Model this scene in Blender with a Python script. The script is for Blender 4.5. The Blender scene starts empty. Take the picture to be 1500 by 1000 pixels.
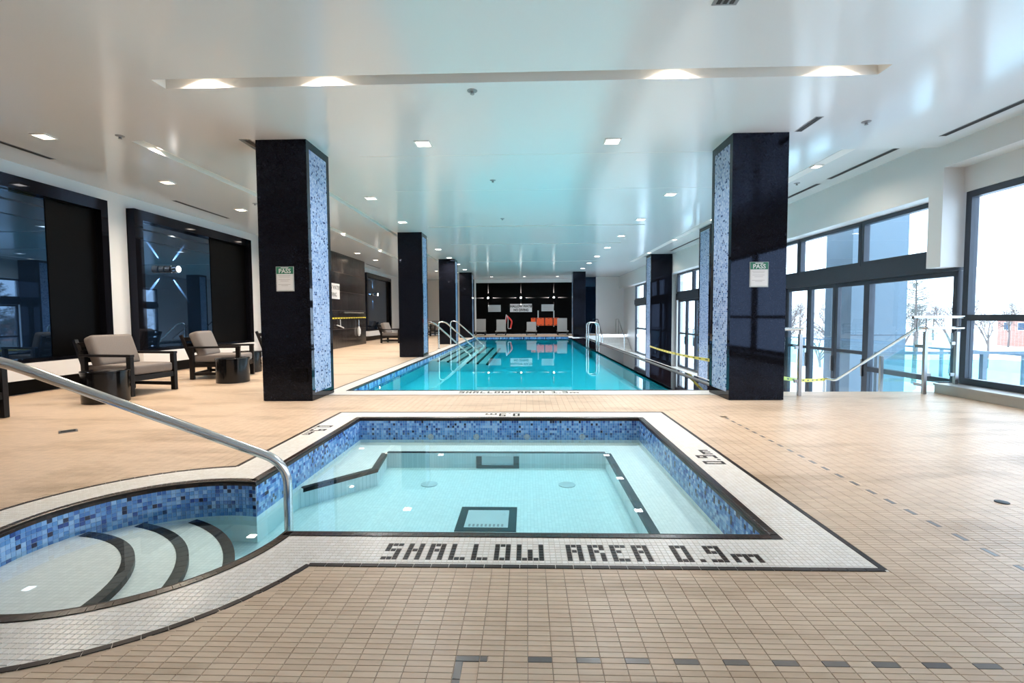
import bpy, bmesh, math, random
import numpy as np
from mathutils import Vector, Matrix
from mathutils.geometry import tessellate_polygon

random.seed(7)
SC = bpy.context.scene
COL = SC.collection

# ------------------------------------------------------------------ camera
FPX, EYE = 715.0, 1.105
def _camera():
    yv = Vector((771 - 750, 500 - 463, -FPX)).normalized()      # world +Y seen from the camera
    hx = Vector((1, 0.0059, 0)).normalized()
    zv = hx.cross(yv).normalized()
    xv = yv.cross(zv)
    R = Matrix((xv, yv, zv)).to_4x4()
    cam = bpy.data.cameras.new('camera')
    cam.sensor_fit = 'HORIZONTAL'; cam.sensor_width = 36
    cam.lens = 36 * FPX / 1500
    cam.clip_start = 0.05; cam.clip_end = 400
    o = bpy.data.objects.new('camera', cam)
    o.matrix_world = Matrix.Translation((0, 0, EYE)) @ R
    COL.objects.link(o); SC.camera = o
_camera()

# ------------------------------------------------------------------ sky and exposure
w = bpy.data.worlds.new('overcast'); SC.world = w; w.use_nodes = True
bg = w.node_tree.nodes['Background']
bg.inputs[0].default_value = (0.70, 0.85, 1.0, 1); bg.inputs[1].default_value = 4.0
vs = SC.view_settings
vs.view_transform = 'Standard'; vs.look = 'None'; vs.gamma = 1; vs.use_curve_mapping = False
vs.exposure = 0.30
LAMP = 0.80           # common factor on the room's lamps
SC.cycles.max_bounces = 5; SC.cycles.transparent_max_bounces = 10
SC.cycles.use_adaptive_sampling = True; SC.cycles.adaptive_threshold = 0.04
SC.cycles.diffuse_bounces = 3; SC.cycles.glossy_bounces = 3
SC.cycles.sample_clamp_indirect = 6

# ------------------------------------------------------------------ materials
def new_mat(name):
    m = bpy.data.materials.new(name); m.use_nodes = True
    nt = m.node_tree
    return m, nt, nt.nodes['Principled BSDF']
def mat(name, col, rough=0.5, metal=0.0, ior=1.5, var=0.06, scale=6.0, spec=0.5, bump=0.0, emit=None, estr=0.0, stint=None):
    m, nt, p = new_mat(name)
    N, L = nt.nodes, nt.links
    tc = N.new('ShaderNodeTexCoord'); nz = N.new('ShaderNodeTexNoise')
    nz.inputs['Scale'].default_value = scale; nz.inputs['Detail'].default_value = 4
    L.new(tc.outputs['Object'], nz.inputs['Vector'])
    mx = N.new('ShaderNodeMix'); mx.data_type = 'RGBA'
    mx.inputs['A'].default_value = tuple(c * (1 - var) for c in col) + (1,)
    mx.inputs['B'].default_value = tuple(min(1, c * (1 + var)) for c in col) + (1,)
    L.new(nz.outputs['Fac'], mx.inputs['Factor']); L.new(mx.outputs['Result'], p.inputs['Base Color'])
    p.inputs['Roughness'].default_value = rough; p.inputs['Metallic'].default_value = metal
    p.inputs['IOR'].default_value = ior; p.inputs['Specular IOR Level'].default_value = spec
    if bump:
        b = N.new('ShaderNodeBump'); b.inputs['Strength'].default_value = bump; b.inputs['Distance'].default_value = 0.004
        L.new(nz.outputs['Fac'], b.inputs['Height']); L.new(b.outputs['Normal'], p.inputs['Normal'])
    if stint: p.inputs['Specular Tint'].default_value = tuple(stint) + (1,)
    if emit:
        p.inputs['Emission Color'].default_value = tuple(emit) + (1,); p.inputs['Emission Strength'].default_value = estr
    return m
def add_stain(nt, out, stain):
    N, L = nt.nodes, nt.links
    tc = N.new('ShaderNodeTexCoord')
    n = N.new('ShaderNodeTexNoise'); n.inputs['Scale'].default_value = 1.0; n.inputs['Detail'].default_value = 7; n.inputs['Roughness'].default_value = 0.65
    mp = N.new('ShaderNodeMapping'); mp.inputs['Scale'].default_value = (0.7, 2.2, 1); mp.inputs['Rotation'].default_value = (0, 0, 0.35)
    L.new(tc.outputs['Object'], mp.inputs[0]); L.new(mp.outputs[0], n.inputs['Vector'])
    r = N.new('ShaderNodeValToRGB'); r.color_ramp.elements[0].position = 0.28; r.color_ramp.elements[0].color = (1 - stain, 1 - stain * 1.15, 1 - stain * 1.35, 1)
    r.color_ramp.elements[1].position = 0.5; r.color_ramp.elements[1].color = (1, 1, 1, 1)
    L.new(n.outputs['Fac'], r.inputs[0])
    mu = N.new('ShaderNodeMix'); mu.data_type = 'RGBA'; mu.blend_type = 'MULTIPLY'; mu.inputs['Factor'].default_value = 1
    L.new(out, mu.inputs['A']); L.new(r.outputs[0], mu.inputs['B'])
    return mu.outputs['Result']
def tile_mat(name, cols, rough=0.25, ior=1.5, spec=0.5, stain=0.0):
    """every loose tile of a field takes one of the given colours; cols = [(position, colour)]"""
    m, nt, p = new_mat(name); N, L = nt.nodes, nt.links
    g = N.new('ShaderNodeNewGeometry'); oi = N.new('ShaderNodeObjectInfo')
    add = N.new('ShaderNodeMath'); add.operation = 'ADD'
    fr = N.new('ShaderNodeMath'); fr.operation = 'FRACT'
    L.new(g.outputs['Random Per Island'], add.inputs[0]); L.new(oi.outputs['Random'], add.inputs[1]); L.new(add.outputs[0], fr.inputs[0])
    r = N.new('ShaderNodeValToRGB'); r.color_ramp.interpolation = 'CONSTANT'
    e = r.color_ramp.elements
    while len(e) < len(cols): e.new(0.5)
    for i, (pos, c) in enumerate(cols):
        e[i].position = pos; e[i].color = tuple(c) + (1,)
    L.new(fr.outputs[0], r.inputs[0]); out = add_stain(nt, r.outputs[0], stain) if stain else r.outputs[0]
    L.new(out, p.inputs['Base Color']); p.inputs['Specular IOR Level'].default_value = spec
    p.inputs['Roughness'].default_value = rough; p.inputs['IOR'].default_value = ior
    return m
def grid_mat(name, col, grout, bw, rh, mortar, rough=0.35, var=0.05, stain=0.0, plane='XY', ior=1.5, bump=0.25, spec=0.5):
    """stack-bonded tiles drawn by the material where they are too small to build"""
    m, nt, p = new_mat(name); N, L = nt.nodes, nt.links
    tc = N.new('ShaderNodeTexCoord'); vec = tc.outputs['Object']
    if plane != 'XY':
        s = N.new('ShaderNodeSeparateXYZ'); c = N.new('ShaderNodeCombineXYZ'); L.new(vec, s.inputs[0])
        L.new(s.outputs[plane[0]], c.inputs['X']); L.new(s.outputs[plane[1]], c.inputs['Y']); vec = c.outputs[0]
    b = N.new('ShaderNodeTexBrick'); b.offset = 0; b.squash = 1
    b.inputs['Scale'].default_value = 1; b.inputs['Brick Width'].default_value = bw; b.inputs['Row Height'].default_value = rh
    b.inputs['Mortar Size'].default_value = mortar; b.inputs['Mortar Smooth'].default_value = 0.1
    b.inputs['Color1'].default_value = tuple(c * (1 - var) for c in col) + (1,)
    b.inputs['Color2'].default_value = tuple(min(1, c * (1 + var)) for c in col) + (1,)
    b.inputs['Mortar'].default_value = tuple(grout) + (1,)
    L.new(vec, b.inputs['Vector'])
    out = b.outputs['Color']
    if stain: out = add_stain(nt, out, stain)
    L.new(out, p.inputs['Base Color']); p.inputs['Specular IOR Level'].default_value = spec
    if bump:
        bp = N.new('ShaderNodeBump'); bp.inputs['Strength'].default_value = bump; bp.inputs['Distance'].default_value = 0.002; bp.invert = True
        L.new(b.outputs['Fac'], bp.inputs['Height']); L.new(bp.outputs[0], p.inputs['Normal'])
    p.inputs['Roughness'].default_value = rough; p.inputs['IOR'].default_value = ior
    return m
def clear_mat(name, tint, ior=1.45, rough=0.0, refl=(1, 1, 1), wave=0.0):
    """thin clear sheet: tinted see-through plus a Fresnel mirror"""
    m, nt, p = new_mat(name); N, L = nt.nodes, nt.links
    N.remove(p)
    t = N.new('ShaderNodeBsdfTransparent'); t.inputs[0].default_value = tuple(tint) + (1,)
    g = N.new('ShaderNodeBsdfGlossy'); g.inputs['Roughness'].default_value = rough; g.inputs['Color'].default_value = tuple(refl) + (1,)
    # Schlick's Fresnel from the facing angle, the same on both faces of the sheet
    f = N.new('ShaderNodeLayerWeight'); f.inputs['Blend'].default_value = 0.5
    pw = N.new('ShaderNodeMath'); pw.operation = 'POWER'; pw.inputs[1].default_value = 5
    f0 = ((ior - 1) / (ior + 1)) ** 2
    ma = N.new('ShaderNodeMath'); ma.operation = 'MULTIPLY_ADD'; ma.inputs[1].default_value = 1 - f0; ma.inputs[2].default_value = f0
    L.new(f.outputs['Facing'], pw.inputs[0]); L.new(pw.outputs[0], ma.inputs[0])
    mx = N.new('ShaderNodeMixShader')
    L.new(ma.outputs[0], mx.inputs[0]); L.new(t.outputs[0], mx.inputs[1]); L.new(g.outputs[0], mx.inputs[2])
    L.new(mx.outputs[0], N['Material Output'].inputs[0])
    if wave:
        n = N.new('ShaderNodeTexNoise'); n.inputs['Scale'].default_value = 1.2; n.inputs['Detail'].default_value = 2
        tc = N.new('ShaderNodeTexCoord'); L.new(tc.outputs['Object'], n.inputs['Vector'])
        b = N.new('ShaderNodeBump'); b.inputs['Strength'].default_value = wave; b.inputs['Distance'].default_value = 0.01
        L.new(n.outputs['Fac'], b.inputs['Height']); L.new(b.outputs[0], g.inputs['Normal']); L.new(b.outputs[0], f.inputs['Normal'])
    return m
def emit_mat(name, col, s):
    return mat(name, (0.8, 0.8, 0.8), 0.5, emit=col, estr=s)

M = {}
M['deck'] = grid_mat('deck tile base', (0.67, 0.508, 0.37), (0.36, 0.25, 0.175), 0.078, 0.026, 0.0011, rough=0.36, stain=0.4, spec=0.35)
M['deck_tile'] = tile_mat('deck tile', [(0, (0.67, 0.507, 0.372)), (0.35, (0.635, 0.475, 0.345)), (0.7, (0.69, 0.53, 0.392))], rough=0.36, spec=0.35, stain=0.4)
M['grey_tile'] = tile_mat('grey deck tile', [(0, (0.13, 0.115, 0.11)), (0.5, (0.16, 0.14, 0.13))], rough=0.28)
M['white_base'] = grid_mat('white mosaic base', (0.85, 0.81, 0.76), (0.62, 0.55, 0.48), 0.026, 0.026, 0.001, rough=0.3)
M['white_tile'] = tile_mat('white mosaic tile', [(0, (0.87, 0.83, 0.78)), (0.4, (0.84, 0.79, 0.735)), (0.75, (0.90, 0.86, 0.82))], rough=0.28)
M['dark_tile'] = tile_mat('dark brown tile', [(0, (0.022, 0.014, 0.012)), (0.5, (0.030, 0.019, 0.016))], rough=0.35, spec=0.2)
M['coping'] = tile_mat('dark bullnose tile', [(0, (0.030, 0.018, 0.014)), (0.4, (0.045, 0.024, 0.018)), (0.75, (0.022, 0.014, 0.013))], rough=0.25, spec=0.35)
M['grout_dark'] = mat('dark grout', (0.10, 0.07, 0.06), 0.7)
M['grout_blue'] = mat('pale blue grout', (0.46, 0.58, 0.74), 0.6)
BLUES = [(0, (0.10, 0.24, 0.56)), (0.16, (0.17, 0.35, 0.68)), (0.34, (0.27, 0.48, 0.78)), (0.48, (0.07, 0.17, 0.47)),
         (0.62, (0.12, 0.30, 0.62)), (0.76, (0.34, 0.54, 0.80)), (0.86, (0.035, 0.08, 0.28)), (0.94, (0.018, 0.02, 0.06))]
M['blue_tile'] = tile_mat('blue glass mosaic', BLUES, rough=0.14)
M['col_tile'] = tile_mat('pale blue column mosaic', [(0, (0.36, 0.46, 0.68)), (0.3, (0.44, 0.54, 0.74)), (0.55, (0.28, 0.38, 0.62)), (0.72, (0.50, 0.59, 0.78)),
                         (0.84, (0.20, 0.30, 0.55)), (0.92, (0.04, 0.06, 0.16))], rough=0.2)
M['tub_tile'] = grid_mat('white tub tile', (0.86, 0.86, 0.85), (0.62, 0.66, 0.64), 0.026, 0.026, 0.001, rough=0.4, bump=0)
M['tub_wall'] = mat('white tub wall tile', (0.84, 0.86, 0.83), 0.4, var=0.02)
M['nosing'] = mat('dark step edge tile', (0.008, 0.009, 0.011), 0.4, var=0.5, scale=40, spec=0.15)
M['pool_in'] = mat('aqua pool lining', (0.58, 0.92, 0.96), 0.5, var=0.02, scale=2)
M['pool_step'] = mat('pale pool step', (0.80, 0.88, 0.90), 0.5, var=0.03)
M['granite'] = mat('black polished granite', (0.005, 0.005, 0.007), 0.04, ior=1.5, var=0.5, scale=90, spec=0.26, stint=(0.55, 0.66, 1.0))
M['ledge'] = mat('wet black granite', (0.012, 0.007, 0.008), 0.03, ior=1.45, var=0.4, scale=60)
M['black'] = mat('satin black panel', (0.0022, 0.002, 0.002), 0.30, var=0.3, scale=3, spec=0.08)
M['black_tile'] = tile_mat('black upright wall tile', [(0, (0.016, 0.012, 0.012)), (0.3, (0.022, 0.017, 0.017)), (0.7, (0.012, 0.010, 0.011))], rough=0.18)
M['ceil'] = mat('satin white stretch ceiling', (0.77, 0.80, 0.83), 0.15, ior=1.5, var=0.01, scale=1)
M['chan'] = mat('white channel paint', (0.84, 0.82, 0.79), 0.5, var=0.01)
M['wall'] = mat('white wall paint', (0.82, 0.82, 0.82), 0.45, var=0.015, scale=2)
M['wall_l'] = mat('white glossy wall panel', (0.84, 0.82, 0.81), 0.18, var=0.015, scale=2)
M['beige'] = mat('warm beige wall', (0.70, 0.62, 0.54), 0.4, var=0.02)
M['frame'] = mat('dark blue grey aluminium', (0.045, 0.055, 0.075), 0.35, metal=0.3, var=0.1)
M['sill'] = mat('brushed metal sill', (0.42, 0.41, 0.39), 0.4, metal=0.5, var=0.08)
M['glass'] = clear_mat('clear window glass', (0.95, 0.98, 1.0), 1.45)
M['rail_glass'] = clear_mat('clear green rail glass', (0.80, 0.94, 0.95), 1.45)
M['tint_glass'] = clear_mat('teal balustrade glass', (0.72, 0.90, 0.93), 1.45)
M['mirror'] = mat('dark blue reflecting glass', (0.004, 0.010, 0.022), 0.015, ior=2.1, var=0.1, stint=(0.42, 0.66, 1.0))
M['chrome'] = mat('polished stainless steel', (0.72, 0.71, 0.70), 0.16, metal=1.0, var=0.05, scale=30)
M['steel'] = mat('satin stainless steel', (0.40, 0.39, 0.40), 0.28, metal=1.0, var=0.06, scale=25)
M['fabric'] = mat('grey taupe fabric', (0.21, 0.18, 0.165), 0.9, var=0.12, scale=70, bump=0.3)
M['wood'] = mat('black brown wood', (0.010, 0.008, 0.008), 0.35, var=0.25, scale=12, spec=0.25)
M['drum'] = mat('glossy black lacquer', (0.005, 0.005, 0.006), 0.12, var=0.3, spec=0.4)
M['grey_mesh'] = mat('grey sling fabric', (0.36, 0.345, 0.33), 0.85, var=0.08, scale=60)
M['orange'] = mat('orange plastic', (0.85, 0.11, 0.02), 0.4)
M['red'] = mat('red foam', (0.75, 0.06, 0.05), 0.5)
M['yellow'] = mat('yellow caution tape', (0.85, 0.68, 0.05), 0.4)
M['tape_black'] = mat('black print', (0.02, 0.02, 0.02), 0.5)
M['sign'] = mat('white sign board', (0.62, 0.62, 0.63), 0.4)
M['sign_grey'] = mat('grey sign board', (0.40, 0.43, 0.44), 0.4)
M['green'] = mat('green sign band', (0.012, 0.13, 0.075), 0.4)
M['print'] = mat('grey print', (0.30, 0.27, 0.28), 0.6)
M['lamp_warm'] = emit_mat('warm lamp diffuser', (1, 0.86, 0.66), 14)
M['lamp_white'] = emit_mat('white lamp diffuser', (1, 0.97, 0.92), 9)
M['vent'] = mat('dark slot', (0.02, 0.02, 0.022), 0.6)
M['grille'] = mat('grey aluminium grille', (0.28, 0.29, 0.31), 0.4, metal=0.3)
M['snow'] = mat('snow', (0.85, 0.87, 0.90), 0.8, var=0.04, scale=0.6)
M['concrete'] = mat('blue grey concrete', (0.13, 0.185, 0.235), 0.7, var=0.05, scale=2)
M['bark'] = mat('grey brown bark', (0.15, 0.125, 0.115), 0.9, var=0.2)
M['pine'] = mat('grey green needles', (0.11, 0.125, 0.11), 0.9, var=0.3)
M['brick'] = grid_mat('red brick far wall', (0.42, 0.19, 0.14), (0.5, 0.42, 0.38), 0.9, 0.3, 0.03, plane='YZ', rough=0.8, bump=0)
M['water_tub'] = clear_mat('clear tub water', (0.97, 0.995, 0.995), 1.33)
_nt = M['water_tub'].node_tree; _va = _nt.nodes.new('ShaderNodeVolumeAbsorption')
_va.inputs['Color'].default_value = (0.35, 0.86, 0.97, 1); _va.inputs['Density'].default_value = 1.15
_nt.links.new(_va.outputs[0], _nt.nodes['Material Output'].inputs['Volume'])
M['water_pool'] = clear_mat('turquoise pool water', (0.93, 1.0, 1.0), 1.33, wave=0.02)
_nt = M['water_pool'].node_tree; _va = _nt.nodes.new('ShaderNodeVolumeAbsorption')
_va.inputs['Color'].default_value = (0.0, 0.93, 0.99, 1); _va.inputs['Density'].default_value = 1.0
_nt.links.new(_va.outputs[0], _nt.nodes['Material Output'].inputs['Volume'])

# ------------------------------------------------------------------ mesh helpers
class MB:
    def __init__(s): s.v = []; s.f = []
    def add(s, vs_, fs):
        n = len(s.v); s.v += [tuple(v) for v in vs_]; s.f += [tuple(i + n for i in f) for f in fs]; return s
    def box(s, x0, x1, y0, y1, z0, z1, mx=None):
        v = [(x0, y0, z0), (x1, y0, z0), (x1, y1, z0), (x0, y1, z0), (x0, y0, z1), (x1, y0, z1), (x1, y1, z1), (x0, y1, z1)]
        if mx: v = [tuple(mx @ Vector(p)) for p in v]
        return s.add(v, [(0, 3, 2, 1), (4, 5, 6, 7), (0, 1, 5, 4), (1, 2, 6, 5), (2, 3, 7, 6), (3, 0, 4, 7)])
    def bar(s, a, b, wx, wz, up=(0, 0, 1)):
        a, b = Vector(a), Vector(b); d = (b - a).normalized(); u = Vector(up)
        if abs(d.dot(u)) > 0.98: u = Vector((0, 1, 0))
        sx = d.cross(u).normalized() * wx / 2; sz = sx.cross(d).normalized() * wz / 2
        v = [a - sx - sz, a + sx - sz, a + sx + sz, a - sx + sz, b - sx - sz, b + sx - sz, b + sx + sz, b - sx + sz]
        return s.add(v, [(0, 1, 2, 3), (7, 6, 5, 4), (0, 4, 5, 1), (1, 5, 6, 2), (2, 6, 7, 3), (3, 7, 4, 0)])
    def tube(s, pts, r, n=12, cap=True):
        pts = [Vector(p) for p in pts]; rr = r if isinstance(r, (list, tuple)) else [r] * len(pts)
        ref = None; base = len(s.v)
        for i, p in enumerate(pts):
            d = (pts[min(i + 1, len(pts) - 1)] - pts[max(i - 1, 0)]).normalized()
            if ref is None: ref = Vector((0, 0, 1)) if abs(d.z) < 0.9 else Vector((1, 0, 0))
            a = (ref - d * ref.dot(d)).normalized(); ref = a; b = d.cross(a)
            for k in range(n):
                t = 2 * math.pi * k / n; s.v.append(tuple(p + (a * math.cos(t) + b * math.sin(t)) * rr[i]))
        for i in range(len(pts) - 1):
            for k in range(n):
                k2 = (k + 1) % n; o = base + i * n
                s.f.append((o + k, o + k2, o + n + k2, o + n + k))
        if cap:
            s.f.append(tuple(base + k for k in range(n))[::-1]); o = base + (len(pts) - 1) * n
            s.f.append(tuple(o + k for k in range(n)))
        return s
    def lathe(s, prof, c=(0, 0, 0), n=32):
        base = len(s.v)
        for r, z in prof:
            for k in range(n):
                t = 2 * math.pi * k / n; s.v.append((c[0] + r * math.cos(t), c[1] + r * math.sin(t), c[2] + z))
        for i in range(len(prof) - 1):
            for k in range(n):
                k2 = (k + 1) % n; o = base + i * n; s.f.append((o + k, o + k2, o + n + k2, o + n + k))
        s.f.append(tuple(base + k for k in range(n))[::-1]); o = base + (len(prof) - 1) * n; s.f.append(tuple(o + k for k in range(n)))
        return s
    def prism(s, poly, z0, z1):
        n = len(poly)
        s.add([(x, y, z0) for x, y in poly] + [(x, y, z1) for x, y in poly],
              [tuple(range(n))[::-1], tuple(range(n, 2 * n))] + [(i, (i + 1) % n, n + (i + 1) % n, n + i) for i in range(n)])
        return s
    def mesh(s, name, smooth=False, bevel=0, seg=2):
        me = bpy.data.meshes.new(name); me.from_pydata(s.v, [], s.f)
        if bevel:
            bm = bmesh.new(); bm.from_mesh(me)
            bmesh.ops.bevel(bm, geom=list(bm.edges), offset=bevel, segments=seg, profile=0.5, affect='EDGES', clamp_overlap=True)
            bm.to_mesh(me); bm.free()
        me.update()
        if smooth:
            me.polygons.foreach_set('use_smooth', [True] * len(me.polygons)); me.set_sharp_from_angle(angle=math.radians(40))
        return me
    def build(s, name, m, parent=None, smooth=False, bevel=0, seg=2, kind=None, loc=None):
        return put(name, s.mesh(name, smooth, bevel, seg), m, parent, kind, loc)
def put(name, me, m, parent=None, kind=None, loc=None):
    o = bpy.data.objects.new(name, me)
    if m is not None and len(me.materials) == 0: me.materials.append(M[m])
    COL.objects.link(o)
    if parent: o.parent = parent
    if loc: o.location = loc
    if kind: o['kind'] = kind
    return o
def B(*a): return MB().box(*a)
def tag(o, label, cat, group=None, kind=None):
    o['label'] = label; o['category'] = cat
    if group: o['group'] = group
    if kind: o['kind'] = kind
    return o
def thing(name, label, cat, loc=(0, 0, 0), rz=0.0, group=None):
    o = bpy.data.objects.new(name, None); COL.objects.link(o); o.empty_display_size = 0.1
    o.location = loc; o.rotation_euler = (0, 0, rz)
    return tag(o, label, cat, group)
def copy_tree(o, parent=None):
    c = o.copy(); COL.objects.link(c)
    if parent: c.parent = parent
    for ch in list(o.children): copy_tree(ch, c)
    return c
def struct(o, label=None):
    o['kind'] = 'structure'
    if label: o['label'] = label
    return o
def fields(name, quads, m, parent, kind='stuff'):
    """quads: array (n,8,3): 4 top corners then 4 bottom corners of each loose tile"""
    q = np.asarray(quads, dtype=np.float32).reshape(-1, 8, 3); n = len(q)
    me = bpy.data.meshes.new(name)
    pat = np.array([(0, 1, 2, 3), (0, 4, 5, 1), (1, 5, 6, 2), (2, 6, 7, 3), (3, 7, 4, 0)])
    fc = (pat[None] + (np.arange(n) * 8)[:, None, None]).reshape(-1, 4)
    me.vertices.add(n * 8); me.vertices.foreach_set('co', q.ravel())
    me.loops.add(fc.size); me.loops.foreach_set('vertex_index', fc.ravel().astype(np.int32))
    me.polygons.add(len(fc)); me.polygons.foreach_set('loop_start', (np.arange(len(fc)) * 4).astype(np.int32))
    me.update(); me.validate(); me.polygons.foreach_set('use_smooth', [False] * len(fc))
    return put(name, me, m, parent, kind)
def flat_tiles(cx, cy, w, d, ztop, h, inset=0.0008):
    """loose flat tiles centred on cx, cy"""
    cx = np.asarray(cx); cy = np.asarray(cy); out = np.zeros((len(cx), 8, 3), np.float32)
    for k, (sx, sy) in enumerate(((-1, -1), (1, -1), (1, 1), (-1, 1))):
        out[:, k, 0] = cx + sx * (w / 2 - inset); out[:, k, 1] = cy + sy * (d / 2 - inset); out[:, k, 2] = ztop
        out[:, 4 + k, 0] = cx + sx * w / 2; out[:, 4 + k, 1] = cy + sy * d / 2; out[:, 4 + k, 2] = ztop - h
    return out
def inside(px, py, poly):
    px = np.asarray(px); py = np.asarray(py); r = np.zeros(px.shape, bool); n = len(poly)
    for i in range(n):
        x0, y0 = poly[i]; x1, y1 = poly[(i + 1) % n]
        if y0 == y1: continue
        c = ((y0 > py) != (y1 > py)) & (px < (x1 - x0) * (py - y0) / (y1 - y0) + x0); r ^= c
    return r
def poly_face(polys, z, up=True):
    """outer polygon with holes -> triangles at height z"""
    tri = tessellate_polygon([[Vector((x, y, 0)) for x, y in p] for p in polys])
    pts = [p for q in polys for p in q]; mb = MB()
    mb.v = [(x, y, z) for x, y in pts]
    for t in tri:
        a, b, c = (pts[i] for i in t)
        ccw = (b[0] - a[0]) * (c[1] - a[1]) - (b[1] - a[1]) * (c[0] - a[0]) > 0
        mb.f.append(tuple(t) if ccw == up else tuple(t)[::-1])
    return mb
def text_mesh(name, body, size, m, parent, mx, ext=0.001, bold=0.0, sx=1.0):
    cu = bpy.data.curves.new(name, 'FONT'); cu.body = body; cu.size = size; cu.extrude = ext; cu.align_x = 'CENTER'; cu.align_y = 'CENTER'
    cu.offset = bold; cu.resolution_u = 3
    t = bpy.data.objects.new('tmp', cu); COL.objects.link(t)
    bpy.context.view_layer.update()
    me = bpy.data.meshes.new_from_object(t.evaluated_get(bpy.context.evaluated_depsgraph_get())); me.name = name
    bpy.data.objects.remove(t); bpy.data.curves.remove(cu)
    me.transform(mx @ Matrix.Diagonal((sx, 1, 1, 1))); me.materials.clear()
    return put(name, me, m, parent)

# ------------------------------------------------------------------ room sizes
HC = 3.40; HR = 3.50                  # ceiling, raised strip on the right
XL, XG, XB = -7.5, 6.05, 5.72         # left wall, glazing plane, bulkhead face
YB, YF = -3.0, 30.4                   # wall behind the camera, far wall
ZW = -0.93                            # lower walkway along the glazing
PX0, PX1, PY0, PY1 = -2.68, 2.25, 7.26, 26.2
LX = 3.05                             # outer side of the wet black ledge
WT, WP = -0.15, -0.07                 # water levels
CX, CY, CR = -2.0, 2.46, 0.745        # round entry of the tub
def tub_path(o, n=64):
    x0, x1, y0, y1 = -1.83 - o, 1.21 + o, 2.44 - o, 5.255 + o; r = CR + o
    ax = CX + math.sqrt(r * r - (y0 - CY) ** 2); by = CY + math.sqrt(r * r - (x0 - CX) ** 2)
    p = [(ax, y0), (x1, y0), (x1, y1), (x0, y1)]
    a0 = math.atan2(by - CY, x0 - CX); a1 = 2 * math.pi + math.atan2(y0 - CY, ax - CX)
    return p + [(CX + r * math.cos(a0 + (a1 - a0) * i / n), CY + r * math.sin(a0 + (a1 - a0) * i / n)) for i in range(n)]
def walk(path, pitch, start=0.0):
    """midpoints, tangents every pitch along a closed path, restarting at sharp corners"""
    out = []; n = len(path); runs = [[path[0]]]
    for i in range(1, n + 1):
        a, b, c = path[i - 1], path[i % n], path[(i + 1) % n]
        runs[-1].append(b)
        u = math.atan2(b[1] - a[1], b[0] - a[0]); v = math.atan2(c[1] - b[1], c[0] - b[0])
        if abs((v - u + math.pi) % (2 * math.pi) - math.pi) > 0.3 and i < n: runs.append([b])
    for run in runs:
        seg = [math.dist(run[i], run[i + 1]) for i in range(len(run) - 1)]; tot = sum(seg); k = max(1, round(tot / pitch)); st = tot / k
        for j in range(k):
            s = (j + 0.5) * st; i = 0
            while i < len(seg) - 1 and s > seg[i]: s -= seg[i]; i += 1
            a, b = run[i], run[i + 1]; t = s / seg[i]
            out.append((a[0] + (b[0] - a[0]) * t, a[1] + (b[1] - a[1]) * t, math.atan2(b[1] - a[1], b[0] - a[0]), st))
    return out

# ================================================================== STRUCTURE
# ---- floor
outer = [(XL, YB), (XG, YB), (XG, 7.1), (3.1, 7.1), (3.1, 27.6), (4.2, 27.6), (4.2, 29.3), (XG, 29.3), (XG, YF), (XL, YF)]
hole_tub = tub_path(0.32); hole_pool = [(PX0 - 0.27, PY0 - 0.41), (LX - 0.03, PY0 - 0.41), (LX - 0.03, PY1 + 0.27), (PX0 - 0.27, PY1 + 0.27)]
floor = struct(poly_face([outer, hole_tub[::-1], hole_pool[::-1]], -0.0025).build('floor', 'deck'), 'beige rectangular tile pool deck')
TW, TD = 0.078, 0.026
gx = np.arange(-44, 76) * TW; gy = np.arange(36, 262) * TD
GX, GY = np.meshgrid(gx + TW / 2, gy + TD / 2)
GX, GY = GX.ravel(), GY.ravel()
keep = ~inside(GX, GY, tub_path(0.348 + 0.022)) & (GX < XB - 0.04)
keep &= ~((GX > PX0 - 0.34) & (GX < LX + 0.04) & (GY > PY0 - 0.455))
keep &= (GY < 6.8)
# tile positions taken by the dark dashes
dash_row = 58; dash_col = 27
XD = (dash_col + 0.5) * TW
YD = (dash_row + 0.5) * TD
isx = (np.abs(GY - YD) < 0.006) & (GX > -0.25) & (GX < XD + 0.02)
isy = (np.abs(GX - XD) < 0.02) & (GY > YD - 0.01) & (GY < 5.3)
isl = (np.abs(GX - (-0.195)) < 0.06) & (GY < YD + 0.006)
base = keep & ~isx & ~isy & ~(isl & (GX < -0.19) & (GY < YD + 0.006))
bx, by = GX[base], GY[base]
# the nearest 250 in view are tiles of their own
vis = (by > 1.47) & (np.abs(bx - 0.03) < (by * 1.02))
order = np.argsort(np.where(vis, by + np.abs(bx) * 0.15, 99))
near = order[:250]; rest = np.ones(len(bx), bool); rest[near] = False
fields('deck_tile_field', flat_tiles(bx[rest], by[rest], TW - 0.0018, TD - 0.0017, 0.0, 0.0025), 'deck_tile', floor)
def tile_mesh(name, w, d, h, m, inset=0.0008):
    q = flat_tiles([0], [0], w, d, 0.0, h, inset)[0]
    me = bpy.data.meshes.new(name)
    me.from_pydata([tuple(map(float, p)) for p in q], [], [(0, 1, 2, 3), (0, 4, 5, 1), (1, 5, 6, 2), (2, 6, 7, 3), (3, 7, 4, 0)])
    me.materials.append(M[m]); return me
tm = tile_mesh('deck_tile', TW - 0.0018, TD - 0.0017, 0.0025, 'deck_tile')
for i in near: put('deck_tile', tm, None, floor, loc=(float(bx[i]), float(by[i]), 0))
gt = tile_mesh('grey_dash_tile', TW - 0.0018, TD - 0.0017, 0.0025, 'grey_tile')
gtY = tile_mesh('grey_dash_tile', TD - 0.0017, TW - 0.0018, 0.0025, 'grey_tile')
fill = []
for k, x in enumerate(sorted(set(np.round(GX[keep & isx], 4)))):
    if -0.16 < x < -0.1: continue
    if x < -0.16 or round((x - TW / 2) / TW) % 2 == 0: put('grey_dash_tile', gt, None, floor, loc=(float(x), YD, 0))
    else: fill.append((x, YD))
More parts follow.
